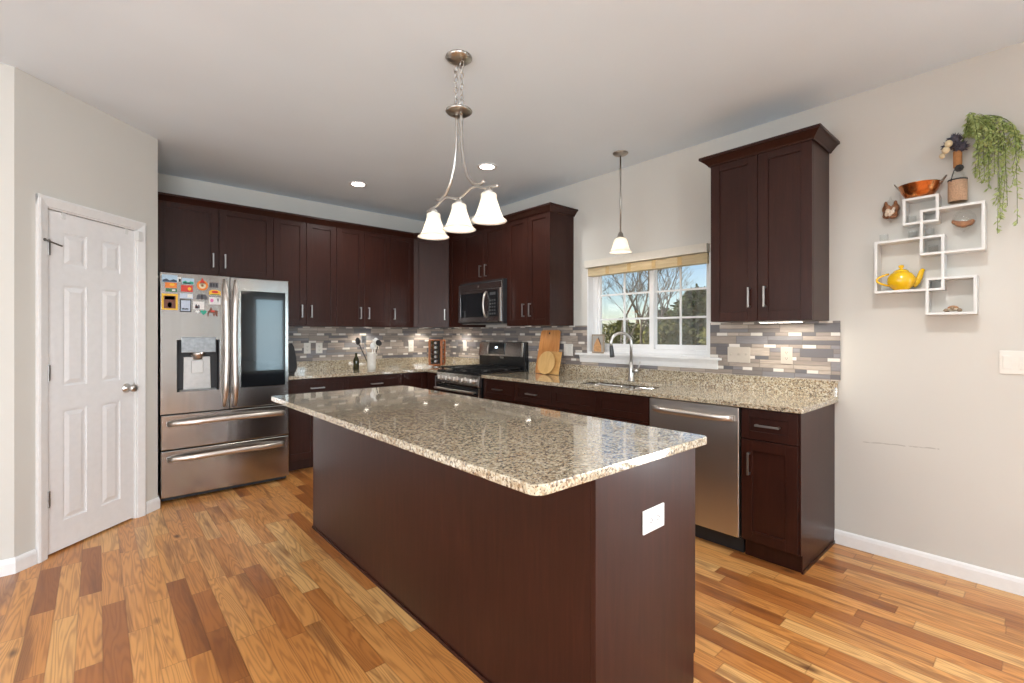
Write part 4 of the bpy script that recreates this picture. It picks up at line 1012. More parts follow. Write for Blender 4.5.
# recessed downlights (two in view, four unseen ones added to brighten the near half)
cans = [(-1.545, -.898, 'round recessed ceiling light nearest the back wall'), (-.912, -2.098, 'round recessed ceiling light behind the chandelier, nearer the window wall'),
        (-3.7, -4.5, 'unseen recessed ceiling light added near the pantry side'), (-1.5, -5.05, 'unseen recessed ceiling light added near the bare wall'), (-3.7, -6.7, 'unseen recessed ceiling light added behind the camera, left'), (-1.3, -6.9, 'unseen recessed ceiling light added behind the camera, right')]
for i, (x, y, lab) in enumerate(cans):
    t = thing('recessed_light', (x, y, H), lab, 'ceiling light', 'recessed ceiling lights')
    lathe_obj('trim_ring', (x, y, H - .0005), [(.055, 0), (.085, 0), (.086, -.003), (.080, -.006), (.060, -.004), (.055, 0)], M['trim'], t, 32, caps=False)
    lathe_obj('lens', (x, y, H - .0045), [(.060, 0), (.056, -.002), (.03, -.004), (0, -.0045)], M['can'], t, 28, caps=False)
    light('downlight', 'SPOT', (x, y, H - .02), 34 if i < 2 else 58 if i == 3 else 42, (1.0, 0.985, 0.955), radius=.05, spot=(math.radians(150), .6))
# slim led strips under the wall cabinets
def led(F, u, v, label, L=.26, e=1.2):
    t = thing('under_cabinet_light', F(u, v, ZU - .02), label, 'cabinet light', 'lights under the wall cabinets')
    MB(F).box(u - L / 2, u + L / 2, v - .025, v + .025, ZU - .008, ZU - .0005).build('light_body', M['white'], t, bevel=.002)
    MB(F).box(u - L / 2 + .01, u + L / 2 - .01, v - .018, v + .018, ZU - .0095, ZU - .008).build('diffuser', M['led'], t)
    light('cabinet_led', 'AREA', F(u, v, ZU - .022), e, (1.0, .92, .80), size=L, size_y=.04, rot=(0, 0, 0 if F is FB else PI / 2))
led(FR, 4.18, .17, 'slim white light under the wall cabinet right of the window')
def puck(F, u, v, label, e=4.0):
    t = thing('puck_light', F(u, v, ZU - .008), label, 'cabinet light', 'lights under the wall cabinets')
    lathe_obj('puck_body', tuple(F(u, v, ZU - .0005)), [(.034, 0), (.034, -.004), (.030, -.006), (.026, -.006)], M['white'], t, 24, caps=False)
    lathe_obj('lens', tuple(F(u, v, ZU - .0045)), [(.027, 0), (.02, -.0008), (0, -.001)], M['led'], t, 20, caps=False)
    light('puck_led', 'SPOT', F(u, v, ZU - .012), e, (1.0, .92, .80), radius=.02, spot=(math.radians(150), .5))
puck(FR, 1.86, .20, 'round puck light under the wall cabinet over the cutting boards', .5)
puck(FB, -1.13, .15, 'round puck light under the wall cabinet above the utensil crock')
puck(FB, -.36, .15, 'round puck light under the corner wall cabinet, back wall side')
puck(FR, .52, .15, 'round puck light under the corner wall cabinet, range side')

# ------------------------------------------------------------------ outlets and switches
def plate(F, u0, u1, z0, z1, label, kind, v=.0085, mat='plate', cat='outlet', name=None, gangs=1, vert=True):
    t = thing(name or ('wall_outlet' if cat == 'outlet' else 'light_switch'), F((u0 + u1) / 2, v, z0), label, cat, 'outlets and switches')
    MB(F).box(u0, u1, v, v + .006, z0, z1).build('cover_plate', M[mat], t, bevel=.002)
    vf = v + .006; W = (u1 - u0) / gangs; zc = (z0 + z1) / 2
    for g in range(gangs):
        uc = u0 + W * (g + .5)
        if kind == 'duplex':
            for s in (-1, 1):
                a, b = (uc, zc + s * (z1 - z0) * .17) if vert else (uc + s * (u1 - u0) * .17, zc)
                r = MB(F).box(a - .0145, a + .0145, vf, vf + .0015, b - .0145, b + .0145).build('receptacle', M[mat], t, bevel=.001)
                sl = MB(F)
                if vert: sl.box(a - .007, a - .005, vf + .0015, vf + .002, b - .003, b + .006).box(a + .005, a + .007, vf + .0015, vf + .002, b - .003, b + .006).box(a - .002, a + .002, vf + .0015, vf + .002, b - .010, b - .006)
                else: sl.box(a - .006, a + .003, vf + .0015, vf + .002, b - .007, b - .005).box(a - .006, a + .003, vf + .0015, vf + .002, b + .005, b + .007).box(a + .006, a + .010, vf + .0015, vf + .002, b - .002, b + .002)
                sl.build('slots', M['slot'], r)
        elif kind == 'rocker':
            MB(F).box(uc - .016, uc + .016, vf, vf + .004, zc - .033, zc + .033).build('rocker', M[mat], t, bevel=.0015)
        elif kind == 'toggle':
            r = MB(F).box(uc - .005, uc + .005, vf, vf + .001, zc - .012, zc + .012).build('toggle_base', M[mat], t)
            MB(F).prism_vz([(vf, zc - .003), (vf + .012, zc + .004), (vf + .012, zc + .010), (vf, zc + .007)], uc - .003, uc + .003).build('toggle', M[mat], r)
    return t
plate(FB, -1.767, -1.697, 1.088, 1.203, 'white outlet on the back tile, the one nearer the refrigerator', 'duplex')
plate(FB, -1.642, -1.572, 1.088, 1.203, 'white outlet on the back tile, second from the refrigerator', 'duplex')
plate(FB, -.993, -.915, 1.120, 1.235, 'white plate on the back tile directly behind the utensil crock', 'rocker', cat='switch')
plate(FB, -.520, -.450, 1.080, 1.205, 'white plate on the back tile left of the spice rack', 'duplex')
plate(FR, .466, .538, 1.090, 1.208, 'white plate on the tile between spice rack and range', 'rocker', cat='switch')
plate(FR, 2.168, 2.283, 1.087, 1.202, 'square ivory plate between the cutting boards and the window', 'rocker', cat='switch', gangs=2)
plate(FR, 3.772, 3.930, 1.094, 1.204, 'wide triple switch plate on the tile right of the window sill', 'toggle', mat='plategrey', cat='switch', gangs=3)
plate(FR, 4.128, 4.198, 1.098, 1.210, 'taupe outlet on the tile under the lone wall cabinet', 'duplex', mat='plategrey')
sw = plate(FR, 5.148, 5.265, 1.094, 1.211, 'double white switch plate with dimmer on the bare wall', 'rocker', v=.0005, cat='switch', gangs=2)
FE = lambda u, v, z: Vector((u, by0 - v, z))
plate(FE, -2.107, -1.982, .644, .721, 'white outlet set sideways in the end of the island', 'duplex', v=.0005, mat='white', vert=False)

# ------------------------------------------------------------------ things on the counters
def lean_board(name, label, cat, outline, pos, tilt, yaw_u, th, mat, hole=None):
    """outline in (across, up) metres; stands at u,v on the counter leaning back against the wall by `tilt`"""
    u0, v0 = pos
    F = lambda a, b, c: FR(u0 + a, v0 - c * math.sin(tilt) + b * math.cos(tilt), ZC + .0008 + th * math.sin(tilt) * 0 + c * math.cos(tilt) + b * math.sin(tilt))
    o = MB(F).prism_uz(outline, 0, th).build(name, mat, None, bevel=.003)
    if hole:
        F2 = F
        MB(F2).lathe((hole[0], th, hole[1]), [(hole[2], 0), (hole[2], .0012), (0, .0012)], 16, (0, 1, 0)).build('hanging_hole', M['slot'], o)
    return tag(o, label, cat, 'cutting boards by the range')
lean_board('cutting_board', 'tall tapered bamboo cutting board leaning on the tile, behind the others', 'cutting board',
           [(-.145, 0), (.145, 0), (.150, .03), (.128, .42), (.110, .437), (-.110, .437), (-.128, .42), (-.150, .03)], (2.015, .100), math.radians(9.5), 0, .016, M['bamboo_board'], (-.005, .405, .010))
lean_board('cutting_board', 'small rectangular wood board half hidden by the round one', 'cutting board',
           [(-.09, 0), (.085, 0), (.085, .222), (.08, .226), (-.085, .226), (-.09, .222)], (2.130, .134), math.radians(13), 0, .013, M['maple2'])
lean_board('cutting_board', 'round pale wood board standing at the front of the boards', 'cutting board',
           [(.114 * math.sin(2 * PI * i / 40), .114 - .114 * math.cos(2 * PI * i / 40)) for i in range(40)], (2.060, .168), math.radians(13), 0, .012, M['maple'])

# utensil crock
ux, uy = -1.180, -.395
cr = MB().lathe((ux, uy, ZC + .0008), [(0, 0), (.040, 0), (.044, .004), (.046, .06), (.049, .182), (.051, .190), (.047, .192), (.043, .182), (.040, .02), (0, .016)], 24, caps=False)
tag(cr.build('utensil_crock', plain('clear_white_ceramic', srgb(222, 218, 210), .25), None, smooth=True), 'white utensil crock on the counter below the two-door cabinet', 'crock')
def utensil(name, label, a, lean, L, head, mat, hmat=None):
    bx, by = ux + .014 * math.cos(a), uy + .014 * math.sin(a); z0 = ZC + .022
    d = Vector((math.cos(a) * math.sin(lean), math.sin(a) * math.sin(lean), math.cos(lean)))
    P = lambda t: (bx + d.x * t, by + d.y * t, z0 + d.z * t)
    o = MB().tube([P(0), P(L * .5), P(L * .78)], [.0045, .005, .0055], 8).build(name, mat, None, smooth=True)
    tag(o, label, 'utensil', 'utensils in the crock')
    m = MB(); e = P(L * .9)
    if head == 'spoon': m.ball(e, .030, (.95, .45, 1.3), 12, 8)
    elif head == 'ladle': m.lathe(e, [(0, -.02), (.022, -.016), (.034, 0), (.036, .012), (.033, .012), (.030, 0), (.018, -.012), (0, -.014)], 16, (d.x, -1, .5), caps=False)
    else:
        m.box(e[0] - .030, e[0] + .030, e[1] - .004, e[1] + .004, e[2] - .045, e[2] + .04)
    m.build('head', hmat or mat, o, smooth=head != 'spatula', bevel=.003 if head == 'spatula' else 0)
utensil('serving_spoon', 'dark serving spoon leaning out of the crock to the left', PI * .93, .42, .36, 'spoon', M['blackmatte'])
utensil('spatula', 'grey metal turner standing in the crock, leaning slightly left', PI * .8, .22, .36, 'spatula', M['greypanel'])
utensil('rubber_spatula', 'white rubber scraper at the front of the crock', -PI * .5, .05, .27, 'spoon', M['white'])
utensil('ladle', 'black ladle leaning out of the crock to the right', -.15, .22, .31, 'ladle', M['blackmatte'])
utensil('whisk_spoon', 'white spoon leaning right in the crock behind the black ladle', .35, .17, .33, 'spoon', M['white'])
o = MB().lathe((-1.285, -.235, ZC + .0008), [(0, 0), (.030, 0), (.032, .004), (.032, .10), (.027, .122), (.013, .145), (.012, .170), (.014, .173), (.014, .185), (0, .185)], 20, caps=False)
tag(o.build('oil_bottle', plain('olive_green_glass', (.035, .032, .010), .1, coat=.4), None, smooth=True), 'dark olive bottle standing behind the utensil crock', 'bottle')
# dark upright appliance squeezed beside the refrigerator
ap = thing('countertop_appliance', (-2.03, -.33, ZC), 'dark grey upright appliance half hidden behind the refrigerator', 'appliance')
MB().prism_uz([(-2.12, ZC + .020), (-1.985, ZC + .020), (-1.968, ZC + .07), (-1.975, ZC + .17), (-1.995, ZC + .27), (-2.010, ZC + .30), (-2.12, ZC + .30)], -.46, -.20).build('appliance_body', M['blackmatte'], ap, bevel=.012, seg=3)
MB().box(-2.11, -1.990, -.45, -.21, ZC + .0008, ZC + .0195).build('appliance_foot', M['blackmatte'], ap, bevel=.004)

# spice rack
sx, sy = -.345, -.395; ang = math.radians(-47)
ca, sa = math.cos(ang), math.sin(ang)
FS = lambda a, b, z: Vector((sx + a * ca + b * sa, sy + a * sa - b * ca, z))
sr = thing('spice_rack', (sx, sy, ZC), 'square wooden revolving spice rack in the counter corner', 'spice rack')
MB(FS).box(-.082, .082, -.082, .082, ZC + .020, ZC + .036).build('rack_base', M['spicewood'], sr, bevel=.003)
lathe_obj('turntable', (sx, sy, ZC + .0008), [(.07, 0), (.07, .008), (.05, .012), (.05, .0185), (0, .0185)], M['chrome'], sr)
MB(FS).box(-.082, .082, -.082, .082, ZC + .317, ZC + .330).build('rack_top', M['spicewood'], sr, bevel=.003)
for a in (-.072, .072):
    for b in (-.072, .072): MB(FS).box(a - .0125, a + .0125, b - .0125, b + .0125, ZC + .0365, ZC + .3165).build('corner_post', M['spicewood'], sr, bevel=.002)
MB(FS).box(-.028, .028, -.028, .028, ZC + .0365, ZC + .3165).build('rack_core', M['blackmatte'], sr)
m = MB(FS)
for i in range(5):
    z = ZC + .040 + i * .0555
    m.box(-.0595, .0595, .060, .074, z, z + .003).box(-.074, -.060, -.0595, .0595, z, z + .003).box(.060, .074, -.0595, .0595, z, z + .003)
m.build('jar_rails', M['blackmatte'], sr)
spice = [plain('spice_%d' % i, c, .4) for i, c in enumerate([(.10, .03, .012), (.05, .045, .018), (.16, .07, .015), (.03, .02, .012), (.12, .10, .05)])]
rowname = ['lowest row', 'second row from the bottom', 'middle row', 'second row from the top', 'top row']
for face, (dirv, nm) in enumerate((((0, 1), 'front'), ((-1, 0), 'left'), ((1, 0), 'right'))):
    for i in range(5):
        z = ZC + .067 + i * .0555; F = FS; d = (dirv[0], dirv[1], 0)
        c = (dirv[0] * .032, dirv[1] * .032, z)
        j = MB(F).lathe(c, [(.019, 0), (.021, .004), (.021, .034), (.017, .038)], 14, d).build('spice_jar', spice[(i * 2 + face) % 5], None, smooth=True)
        tag(j, 'silver-lidded spice jar, %s side of the rack, %s' % (nm, rowname[i]), 'jar', 'spice jars in the rack')
        c2 = (dirv[0] * .0702, dirv[1] * .0702, z)
        MB(F).lathe(c2, [(.0165, 0), (.0165, .010), (.014, .012), (0, .012)], 14, d).build('lid', M['lid'], j, smooth=False)
# picture block on the window sill
pf = thing('picture_block', FR(2.58, .0, 1.1215), 'small framed picture of a wooden hut on the window sill', 'picture')
F = lambda a, b, c: FR(2.578 + a, .004 + b, 1.1222 + c)
MB(F).box(-.068, .068, -.02, 0.0, 0, .172).build('frame', wood_light('grey_brown_frame_wood', srgb(140, 122, 104), srgb(172, 152, 128)), pf, bevel=.002)
MB(F).box(-.058, .058, 0.0002, .0016, .010, .162).build('picture', plain('grey_sky_print', srgb(176, 172, 166), .6), pf)
MB(F).prism_uz([(-.045, .014), (.045, .014), (.040, .075), (.006, .135), (-.006, .135), (-.040, .075)], .0017, .0030).build('hut_print', plain('tan_hut_print', srgb(206, 156, 108), .6, vary=.2, scale=60), pf)
MB(F).prism_uz([(.006, .135), (.040, .075), (.046, .075), (.012, .150)], .0031, .0040).build('roof_print', plain('dark_roof_print', srgb(96, 84, 84), .6), pf)

# ------------------------------------------------------------------ wall shelf and what stands on it
sh = thing('wall_shelf', FR(4.88, 0, 1.395), 'white wall shelf of four overlapping open box frames', 'shelf')
FRAMES = {'A': (4.779, 4.929, 1.894, 2.040), 'B': (4.852, 5.103, 1.720, 1.966), 'C': (4.653, 4.951, 1.528, 1.822), 'D': (4.876, 5.074, 1.398, 1.596)}
T = .0125
for kf, (a, b, c, d) in FRAMES.items():
    m = MB(FR); dv = {'A': .1, 'B': .1005, 'C': .101, 'D': .1015}[kf]
    for q in ((a, a + T, c, d), (b - T, b, c, d), (a + T, b - T, c, c + T), (a + T, b - T, d - T, d)): m.box(q[0], q[1], .001, dv, q[2], q[3])
    m.build('box_frame', M['white'], sh)
SV = .055
# teapot, turned so that its handle comes forward past the box edge
tv = .068; ct, st = math.cos(math.radians(25)), math.sin(math.radians(25))
FT = lambda a, b, c: FR(4.768 + a * ct + b * st, tv - a * st + b * ct, c)
tp = thing('teapot', FR(4.768, tv, 1.541), 'glossy yellow teapot on the lower left shelf box', 'teapot')
zb = 1.5408
lathe_obj('body', tuple(FR(4.768, tv, zb)), [(0, 0), (.034, 0), (.036, .004), (.056, .022), (.064, .048), (.061, .072), (.048, .092), (.034, .101), (.0, .103)], M['yellow'], tp, 28)
lathe_obj('lid', tuple(FR(4.768, tv, zb + .100)), [(.036, 0), (.034, .006), (.022, .014), (.008, .018), (.007, .022), (.013, .030), (.012, .038), (0, .042)], M['yellow'], tp, 24)
MB(FT).tube([(.050, 0, zb + .030), (.070, 0, zb + .042), (.082, 0, zb + .068), (.090, 0, zb + .098), (.098, 0, zb + .112)], [.022, .017, .014, .012, .010], 12).build('spout', M['yellow'], tp, smooth=True)
pts = [(-.056 - .056 * math.sin(PI * i / 14) ** .8, 0, zb + .026 + .066 * i / 14) for i in range(15)]
MB(FT).tube(pts, [.0055] * 15, 10).build('teapot_handle', M['yellow'], tp, smooth=True)
# copper pan
cpn = thing('copper_pan', FR(4.845, SV, 2.041), 'round copper pan with two brass handles on the topmost shelf box', 'pan')
lathe_obj('bowl', tuple(FR(4.845, SV, 2.0408)), [(0, 0), (.044, 0), (.060, .008), (.078, .036), (.090, .070), (.093, .073), (.0885, .071), (.075, .038), (.057, .011), (0, .004)], M['copper'], cpn, 32, caps=False)
for sgn in (-1, 1):
    pts = [(4.845 + sgn * (.085 + .024 * math.sin(PI * i / 10)), SV - .022 + .044 * i / 10, 2.0408 + .062 + .036 * math.sin(PI * i / 10)) for i in range(11)]
    MB(FR).tube(pts, .0038, 8).build('pan_handle', M['bronze_nickel'], cpn, smooth=True)
# wrapped bottle with dried flowers
bt = thing('wrapped_bottle', FR(4.998, SV, 1.967), 'clear bottle with a burlap cuff standing on the right shelf box', 'bottle')
zb = 1.9668
lathe_obj('glass_body', tuple(FR(4.998, SV, zb)), [(0, .004), (.030, 0), (.036, .004), (.037, .12), (.034, .145), (.022, .175), (.0145, .195), (.0140, .27), (.0165, .274), (.0165, .284), (.013, .286)], M['clear'], bt, 24, caps=False)
lathe_obj('burlap_cuff', tuple(FR(4.998, SV, zb + .022)), [(.0375, 0), (.0385, .001), (.0388, .112), (.0376, .113)], plain('tan_burlap', srgb(186, 152, 124), .9, vary=.2, scale=160), bt, 28, caps=False, thick=.0015)
lathe_obj('dark_band', tuple(FR(4.998, SV, zb + .131)), [(.0392, 0), (.0396, .001), (.0396, .007), (.0392, .008)], M['slot'], bt, 28, caps=False, thick=.001)
lathe_obj('paper_neck_wrap', tuple(FR(4.998, SV, zb + .200)), [(.0150, 0), (.0175, .002), (.0180, .085), (.0168, .087)], plain('tan_kraft_paper', srgb(180, 128, 82), .85, vary=.12, scale=90), bt, 20, caps=False)
m = MB(FR)
for i in range(9):
    a = 2 * PI * i / 9; m.ball((4.998 + .008 + .010 * math.cos(a), SV + .022, zb + .192 + .010 * math.sin(a)), .009, (1, .6, 1), 8, 6)
m.ball((5.006, SV + .026, zb + .192), .009, (1, 1, 1), 8, 6)
m.build('dark_rosette', M['slot'], bt, smooth=False)
MB(FR).tube([(4.988, SV + .030, zb + .185), (4.980, SV + .036, zb + .150), (4.976, SV + .038, zb + .125)], .0022, 6).build('twine', M['slot'], bt)
rnd = random.Random(5)
df = thing('dried_flowers', FR(4.985, SV, zb + .286), 'dark blue dried flower heads and cream buds in the bottle neck', 'flowers')
cone = leafy('dark_blue_bracts', (.035, .035, .055, 1), (.14, .13, .16, 1), 60)
for (u, v, z, r) in ((4.986, SV + .012, zb + .345, .040), (5.012, SV + .005, zb + .305, .038), (4.962, SV + .022, zb + .318, .032)):
    m = MB(FR); m.ball((u, v, z), r * .62, (1, 1, 1), 10, 8)
    for i in range(60):
        a, b = rnd.uniform(0, 2 * PI), math.acos(rnd.uniform(-1, 1)); d = Vector((math.sin(b) * math.cos(a), math.sin(b) * math.sin(a), math.cos(b)))
        e = d.orthogonal().normalized() * r * .16; f = d.cross(e); o = Vector((u, v, z))
        m.faces([tuple(o + d * r * .5 + e), tuple(o + d * r * .5 - e), tuple(o + d * r * .5 + f), tuple(o + d * r * .98)], [(0, 1, 3), (1, 2, 3), (2, 0, 3)])
    m.build('flower_head', cone, df)
for (u, v, z, r) in ((4.968, SV + .050, zb + .322, .017), (4.957, SV + .048, zb + .292, .017), (4.942, SV + .040, zb + .268, .013)):
    MB(FR).ball((u, v, z), r, (1, 1, 1.1), 12, 8).build('cream_bud', plain('cream_bud_%d' % int(z * 1000), srgb(226, 208, 172), .5), df, smooth=True)
MB(FR).tube([(4.998, SV, zb + .24), (4.998, SV, zb + .30)], .006, 8).tube([(4.998, SV, zb + .28), (4.975, SV + .02, zb + .31), (4.944, SV + .036, zb + .272)], .0025, 6).build('stems', plain('dry_stem', (.08, .05, .025), .8), df)
# trailing greenery
gp = thing('trailing_greenery', FR(5.03, SV, zb + .28), 'green trailing leaf spray hanging from the bottle at the right', 'plant')
m = MB(FR); lf = MB(FR)
def leaf(mb, p, d, L, W, up):
    d = d.normalized(); s_ = d.cross(up).normalized() * W / 2; n_ = d.cross(s_).normalized() * W * .15
    a, b = p, p + d * L; c = p + d * L * .5
    mb.faces([tuple(a), tuple(c + s_ + n_), tuple(b), tuple(c - s_ + n_), tuple(c)], [(0, 1, 4), (1, 2, 4), (2, 3, 4), (3, 0, 4)])
for i in range(28):
    a0 = rnd.uniform(0, 1); reach = .035 + .150 * a0 + rnd.uniform(-.01, .01); drop = rnd.uniform(.08, .30) + (.26 if .4 < a0 < .85 and rnd.random() < .45 else 0)
    side = rnd.uniform(-.03, .06); top = zb + rnd.uniform(.41, .462) - .03 * a0
    P = [Vector((5.000, SV, zb + .27)), Vector((5.025, SV + side * .2, zb + .35)), Vector((5.025 + reach * .55, SV + side * .6, top)), Vector((5.03 + reach, SV + side, top - .045 - .03 * a0)), Vector((5.035 + reach * 1.05, SV + side * 1.1, top - .045 - drop * .5)), Vector((5.03 + reach * 1.02 + rnd.uniform(-.02, .015), SV + side * 1.1, top - .05 - drop))]
    Q = []
    for k in range(len(P) - 1):
        p0, p1, p2, p3 = P[max(k - 1, 0)], P[k], P[k + 1], P[min(k + 2, len(P) - 1)]
        for t in (0, .17, .34, .5, .67, .84):
            Q.append(.5 * ((2 * p1) + (p2 - p0) * t + (2 * p0 - 5 * p1 + 4 * p2 - p3) * t * t + (3 * p1 - p0 - 3 * p2 + p3) * t ** 3))
    Q.append(P[-1])
    m.tube([tuple(q) for q in Q], .0011, 5)
    for j in range(8, len(Q)):
        for _ in range(3):
            a = rnd.uniform(0, 2 * PI); d = Vector((math.cos(a) * .8, math.sin(a) * .6, -.9 + rnd.uniform(-.3, .5)))
            q = Q[j].lerp(Q[j - 1], rnd.random())
            if q.y < .012: q.y = .012
            leaf(lf, q, d, rnd.uniform(.018, .032), rnd.uniform(.006, .010), Vector((rnd.uniform(-1, 1), rnd.uniform(.2, 1), rnd.uniform(-.4, .4))))
m.build('stems', plain('green_stem', (.10, .14, .035), .7), gp)
lo = lf.build('leaves', leafy('pale_green_leaves', srgb(120, 146, 66), srgb(204, 212, 150), 30, .5), gp)
# hanging glass globes with driftwood
def driftwood(mb, c, r, seed, nub=True):
    q = random.Random(seed)
    for i in range(14):
        a = q.uniform(0, 2 * PI); p = (c[0] + r * .55 * math.cos(a), c[1] + q.uniform(-.3, .3) * r, c[2] - r * .25 + q.uniform(-.25, .2) * r)
        mb.ball(p, r * q.uniform(.22, .40), (1.1, .8, .8), 8, 6)
gl = thing('hanging_globe', FR(4.718, .05, 1.925), 'brown and cream driftwood globe hung on the wall left of the shelf', 'ornament', 'glass globes on the wall')
lathe_obj('glass_globe', tuple(FR(4.718, .052, 1.925)), [(0, 0), (.004, .002), (.005, .012), (.018, .020), (.038, .040), (.047, .070), (.040, .102), (.022, .125), (.006, .134), (.005, .150), (0, .152)], M['clear'], gl, 24)
m = MB(FR)
for (a, b, r, s_) in ((0, .060, .036, (1, .85, .8)), (-.018, .085, .022, (1, .8, 1.2)), (.020, .083, .022, (1, .8, 1.2)), (-.022, .110, .012, (.8, .8, 1.6)), (.022, .108, .012, (.8, .8, 1.6)), (.012, .045, .024, (1, .9, .8)), (-.016, .046, .022, (1, .9, .8))):
    m.ball((4.718 + a, .050, 1.925 + b), r, s_, 12, 8)
m.build('driftwood', wood_light('red_brown_driftwood', srgb(110, 66, 40), srgb(166, 112, 72), 3), gl, smooth=True)
m = MB(FR)
for (a, v, b, r) in ((-.008, .078, .066, .012), (.012, .078, .060, .012), (.002, .080, .048, .011), (-.014, .076, .050, .010), (.018, .074, .076, .008)): m.ball((4.718 + a, v, 1.925 + b), r, (1, .6, 1.2), 8, 6)
m.build('cream_pebbles', plain('cream_pebble', srgb(224, 206, 188), .6), gl, smooth=True)
g2 = thing('hanging_globe', FR(5.022, .055, 1.83), 'clear glass globe holding a brown wood piece in the right shelf box', 'ornament', 'glass globes on the wall')
lathe_obj('glass_globe', tuple(FR(5.022, .055, 1.826)), [(0, 0), (.004, .002), (.005, .008), (.022, .016), (.042, .036), (.049, .062), (.042, .090), (.024, .110), (.006, .118), (.005, .126), (0, .127)], M['clear'], g2, 24)
MB(FR).prism_uz([(4.974, 1.880), (4.980, 1.896), (4.992, 1.888), (5.030, 1.878), (5.056, 1.886), (5.066, 1.880), (5.052, 1.858), (5.020, 1.850), (4.992, 1.862)], .035, .078).build('driftwood', wood_light('brown_driftwood', srgb(122, 76, 44), srgb(176, 120, 76), 3), g2, bevel=.006)
# little square glasses
for (u, z, lab) in ((4.812, 1.9068, 'small clear square glass inside the topmost shelf box'), (4.818, 1.8228, 'small clear square glass on the left shelf box, under the topmost box'),
                    (4.888, 1.8228, 'small clear square glass at the left inside the right shelf box'), (4.903, 1.7330, 'small clear square glass in the little box where left and right boxes cross'), (4.690, 1.8228, 'faint clear square glass at the left end of the left shelf box')):
    g = MB(FR); r = .019
    g.box(u - r, u + r, .04, .04 + 2 * r, z, z + .006)
    for q in ((u - r, u - r + .003, .04, .04 + 2 * r), (u + r - .003, u + r, .04, .04 + 2 * r), (u - r + .003, u + r - .003, .04, .043), (u - r + .003, u + r - .003, .04 + 2 * r - .003, .04 + 2 * r)): g.box(q[0], q[1], q[2], q[3], z + .006, z + .042)
    o = g.build('votive_glass', M['clear'], None)
    tag(o, lab, 'glass', 'small glasses on the shelf')
# little shell turtle
tu = thing('turtle_figurine', FR(4.98, .05, 1.411), 'tiny brown and cream turtle figurine in the lowest shelf box', 'figurine')
zb = 1.4108
MB(FR).ball((4.98, .052, zb + .020), .022, (1.05, 1, .7), 16, 10).build('shell', wood_light('brown_shell', srgb(150, 92, 56), srgb(206, 160, 118), 4), tu, smooth=True)
MB(FR).ball((4.98, .052, zb + .015), .026, (1.1, 1, .35), 16, 8).build('belly', plain('cream_shell', srgb(222, 208, 186), .5), tu, smooth=True)
cs = plain('speckled_skin', srgb(150, 128, 104), .6, vary=.4, scale=200)
MB(FR).ball((4.98, .084, zb + .020), .009, (1, 1.2, 1), 10, 8).build('head', cs, tu, smooth=True)
for a, b in ((-.026, .07), (.026, .07), (-.024, .034), (.024, .034)): MB(FR).ball((4.98 + a, b, zb + .010), .0098, (1.1, 1, 1), 10, 8).build('leg', cs, tu, smooth=True)

# ------------------------------------------------------------------ garden beyond the window
struct(MB().box(0.4, 70, -40, 60, -1.25, -1.0).build('ground', leafy('winter_lawn', srgb(112, 116, 66), srgb(146, 140, 92), .6)), 'winter lawn beyond the window', 'lawn')
EV = (leafy('evergreen_needles', srgb(52, 62, 34), srgb(104, 112, 62), 1.5), leafy('olive_bush_leaves', srgb(84, 86, 44), srgb(140, 136, 80), 1.5))
BK = bark('grey_tree_bark', srgb(92, 80, 70), srgb(150, 136, 120))
def leaf_mass(rs, shape, n, size):
    m = MB()
    for i in range(n):
        p, out = shape(rs); t = Vector((rs.gauss(0, 1), rs.gauss(0, 1), rs.gauss(0, 1))).normalized(); s_ = t.cross(out).normalized() if t.cross(out).length > .01 else t.orthogonal()
        L = size * rs.uniform(.5, 1.3); d = (out * .7 + t * .8 + Vector((0, 0, -.25))).normalized() * L
        m.faces([tuple(p - s_ * L * .25), tuple(p + s_ * L * .25), tuple(p + d + s_ * L * .12), tuple(p + d - s_ * L * .12)], [(0, 1, 2, 3)], raw=True)
    return m
def evergreen(x, y, h, r, seed, mat, label, conic=True, n=2600):
    rs = random.Random(seed); g = -1.0
    t = thing('evergreen_tree' if conic else 'garden_bush', (x, y, g), label, 'tree' if conic else 'bush', 'trees and bushes beyond the window')
    MB().tube([(x, y, g), (x + .1, y, g + h * .5), (x, y, g + h * .9)], [.16, .1, .03] if conic else [.08, .06, .02], 7).build('trunk', BK, t)
    def shape(q):
        tt = q.random() ** 1.3; a = q.uniform(0, 2 * PI)
        rr = r * ((1 - tt) ** .58 * (.9 + .25 * math.sin(a * 3 + seed)) if conic else math.sqrt(max(0, 1 - (2 * tt - .9) ** 2 * .95)) * (.85 + .3 * math.sin(a * 2 + seed + tt * 4)))
        rr *= q.uniform(.55, 1.0)
        return Vector((x + rr * math.cos(a), y + rr * math.sin(a), g + .15 + h * tt * .97)), Vector((math.cos(a), math.sin(a), .25)).normalized()
    leaf_mass(rs, shape, n, .34 if conic else .26).build('foliage', mat, t)
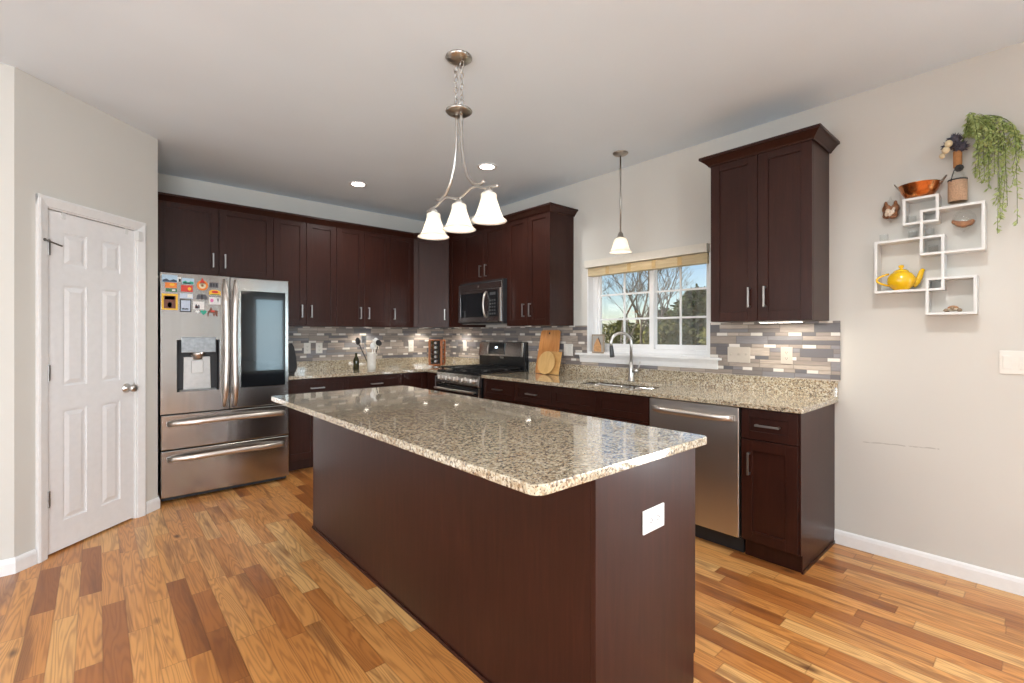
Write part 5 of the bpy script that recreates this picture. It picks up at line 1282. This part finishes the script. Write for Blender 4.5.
def bare_tree(x, y, h, seed, label):
    rs = random.Random(seed); t = thing('bare_tree', (x, y, -1.0), label, 'tree', 'trees and bushes beyond the window')
    tr = MB(); br = MB()
    def grow(p, d, L, r, depth):
        mb = tr if depth == 0 else br
        pts = [p]; q = p; dd = d.copy()
        for i in range(4):
            dd = (dd + Vector((rs.uniform(-.22, .22), rs.uniform(-.22, .22), rs.uniform(-.05, .12)))).normalized(); q = q + dd * L / 4; pts.append(q)
        mb.tube([tuple(w) for w in pts], [r * (1 - .13 * i) for i in range(5)], 6 if depth < 2 else 4, caps=False)
        if depth >= 6: return
        for k in range(rs.choice((3, 3, 2)) if depth < 5 else 3):
            i = rs.choice((2, 3, 4)) if k else 4
            nd = (dd + Vector((rs.uniform(-1, 1), rs.uniform(-1, 1), rs.uniform(-.15, .75))) * .75).normalized()
            grow(pts[i], nd, L * rs.uniform(.6, .82), max(r * .58, .009), depth + 1)
    grow(Vector((x, y, -1.0)), Vector((0, 0, 1)), h * .34, h * .012, 0)
    tr.build('trunk', BK, t); br.build('branches', BK, t)
evergreen(26.1, 9.9, 5.3, 3.3, 1, EV[0], 'broad dark evergreen tree filling the right window sash', n=5600)
evergreen(31.5, 15.6, 4.3, 3.0, 2, EV[0], 'lower dark evergreen left of the broad one', n=3600)
evergreen(33.0, 12.0, 6.0, 3.0, 3, EV[0], 'dark evergreen at the right edge of the window', n=3600)
for i, (x, y, h, r, lab) in enumerate(((18.6, 4.6, 3.0, 1.6, 'olive bush in the lowest panes, rightmost'), (19.5, 8.2, 3.0, 1.75, 'olive bush in the lowest panes, second from the right'), (20.5, 11.9, 3.1, 1.8, 'olive bush in the lowest panes, third from the right'),
                                       (20.6, 15.7, 3.0, 1.65, 'olive bush in the lowest panes, second from the left'), (20.2, 19.6, 3.1, 1.65, 'olive bush in the lowest panes, leftmost'))):
    evergreen(x, y, h, r, 11 + i, EV[1], lab, False, 3000)
bare_tree(17.3, 9.5, 8.5, 21, 'tall bare tree in the left window sash, nearest its left edge')
bare_tree(19.4, 10.5, 9.5, 22, 'tall bare tree in the middle of the left window sash')
bare_tree(16.6, 7.7, 9.0, 23, 'tall bare tree seen at the centre bar of the window')
bare_tree(21.0, 9.1, 8.5, 24, 'bare tree in the right window sash beside the evergreen')
bare_tree(24.0, 14.5, 9.5, 25, 'bare tree far back in the left window sash')
bare_tree(28.4, 14.6, 10.0, 26, 'bare tree far back between the two window sashes')
bare_tree(30.9, 17.6, 11.0, 27, 'farthest bare tree, behind all the others')
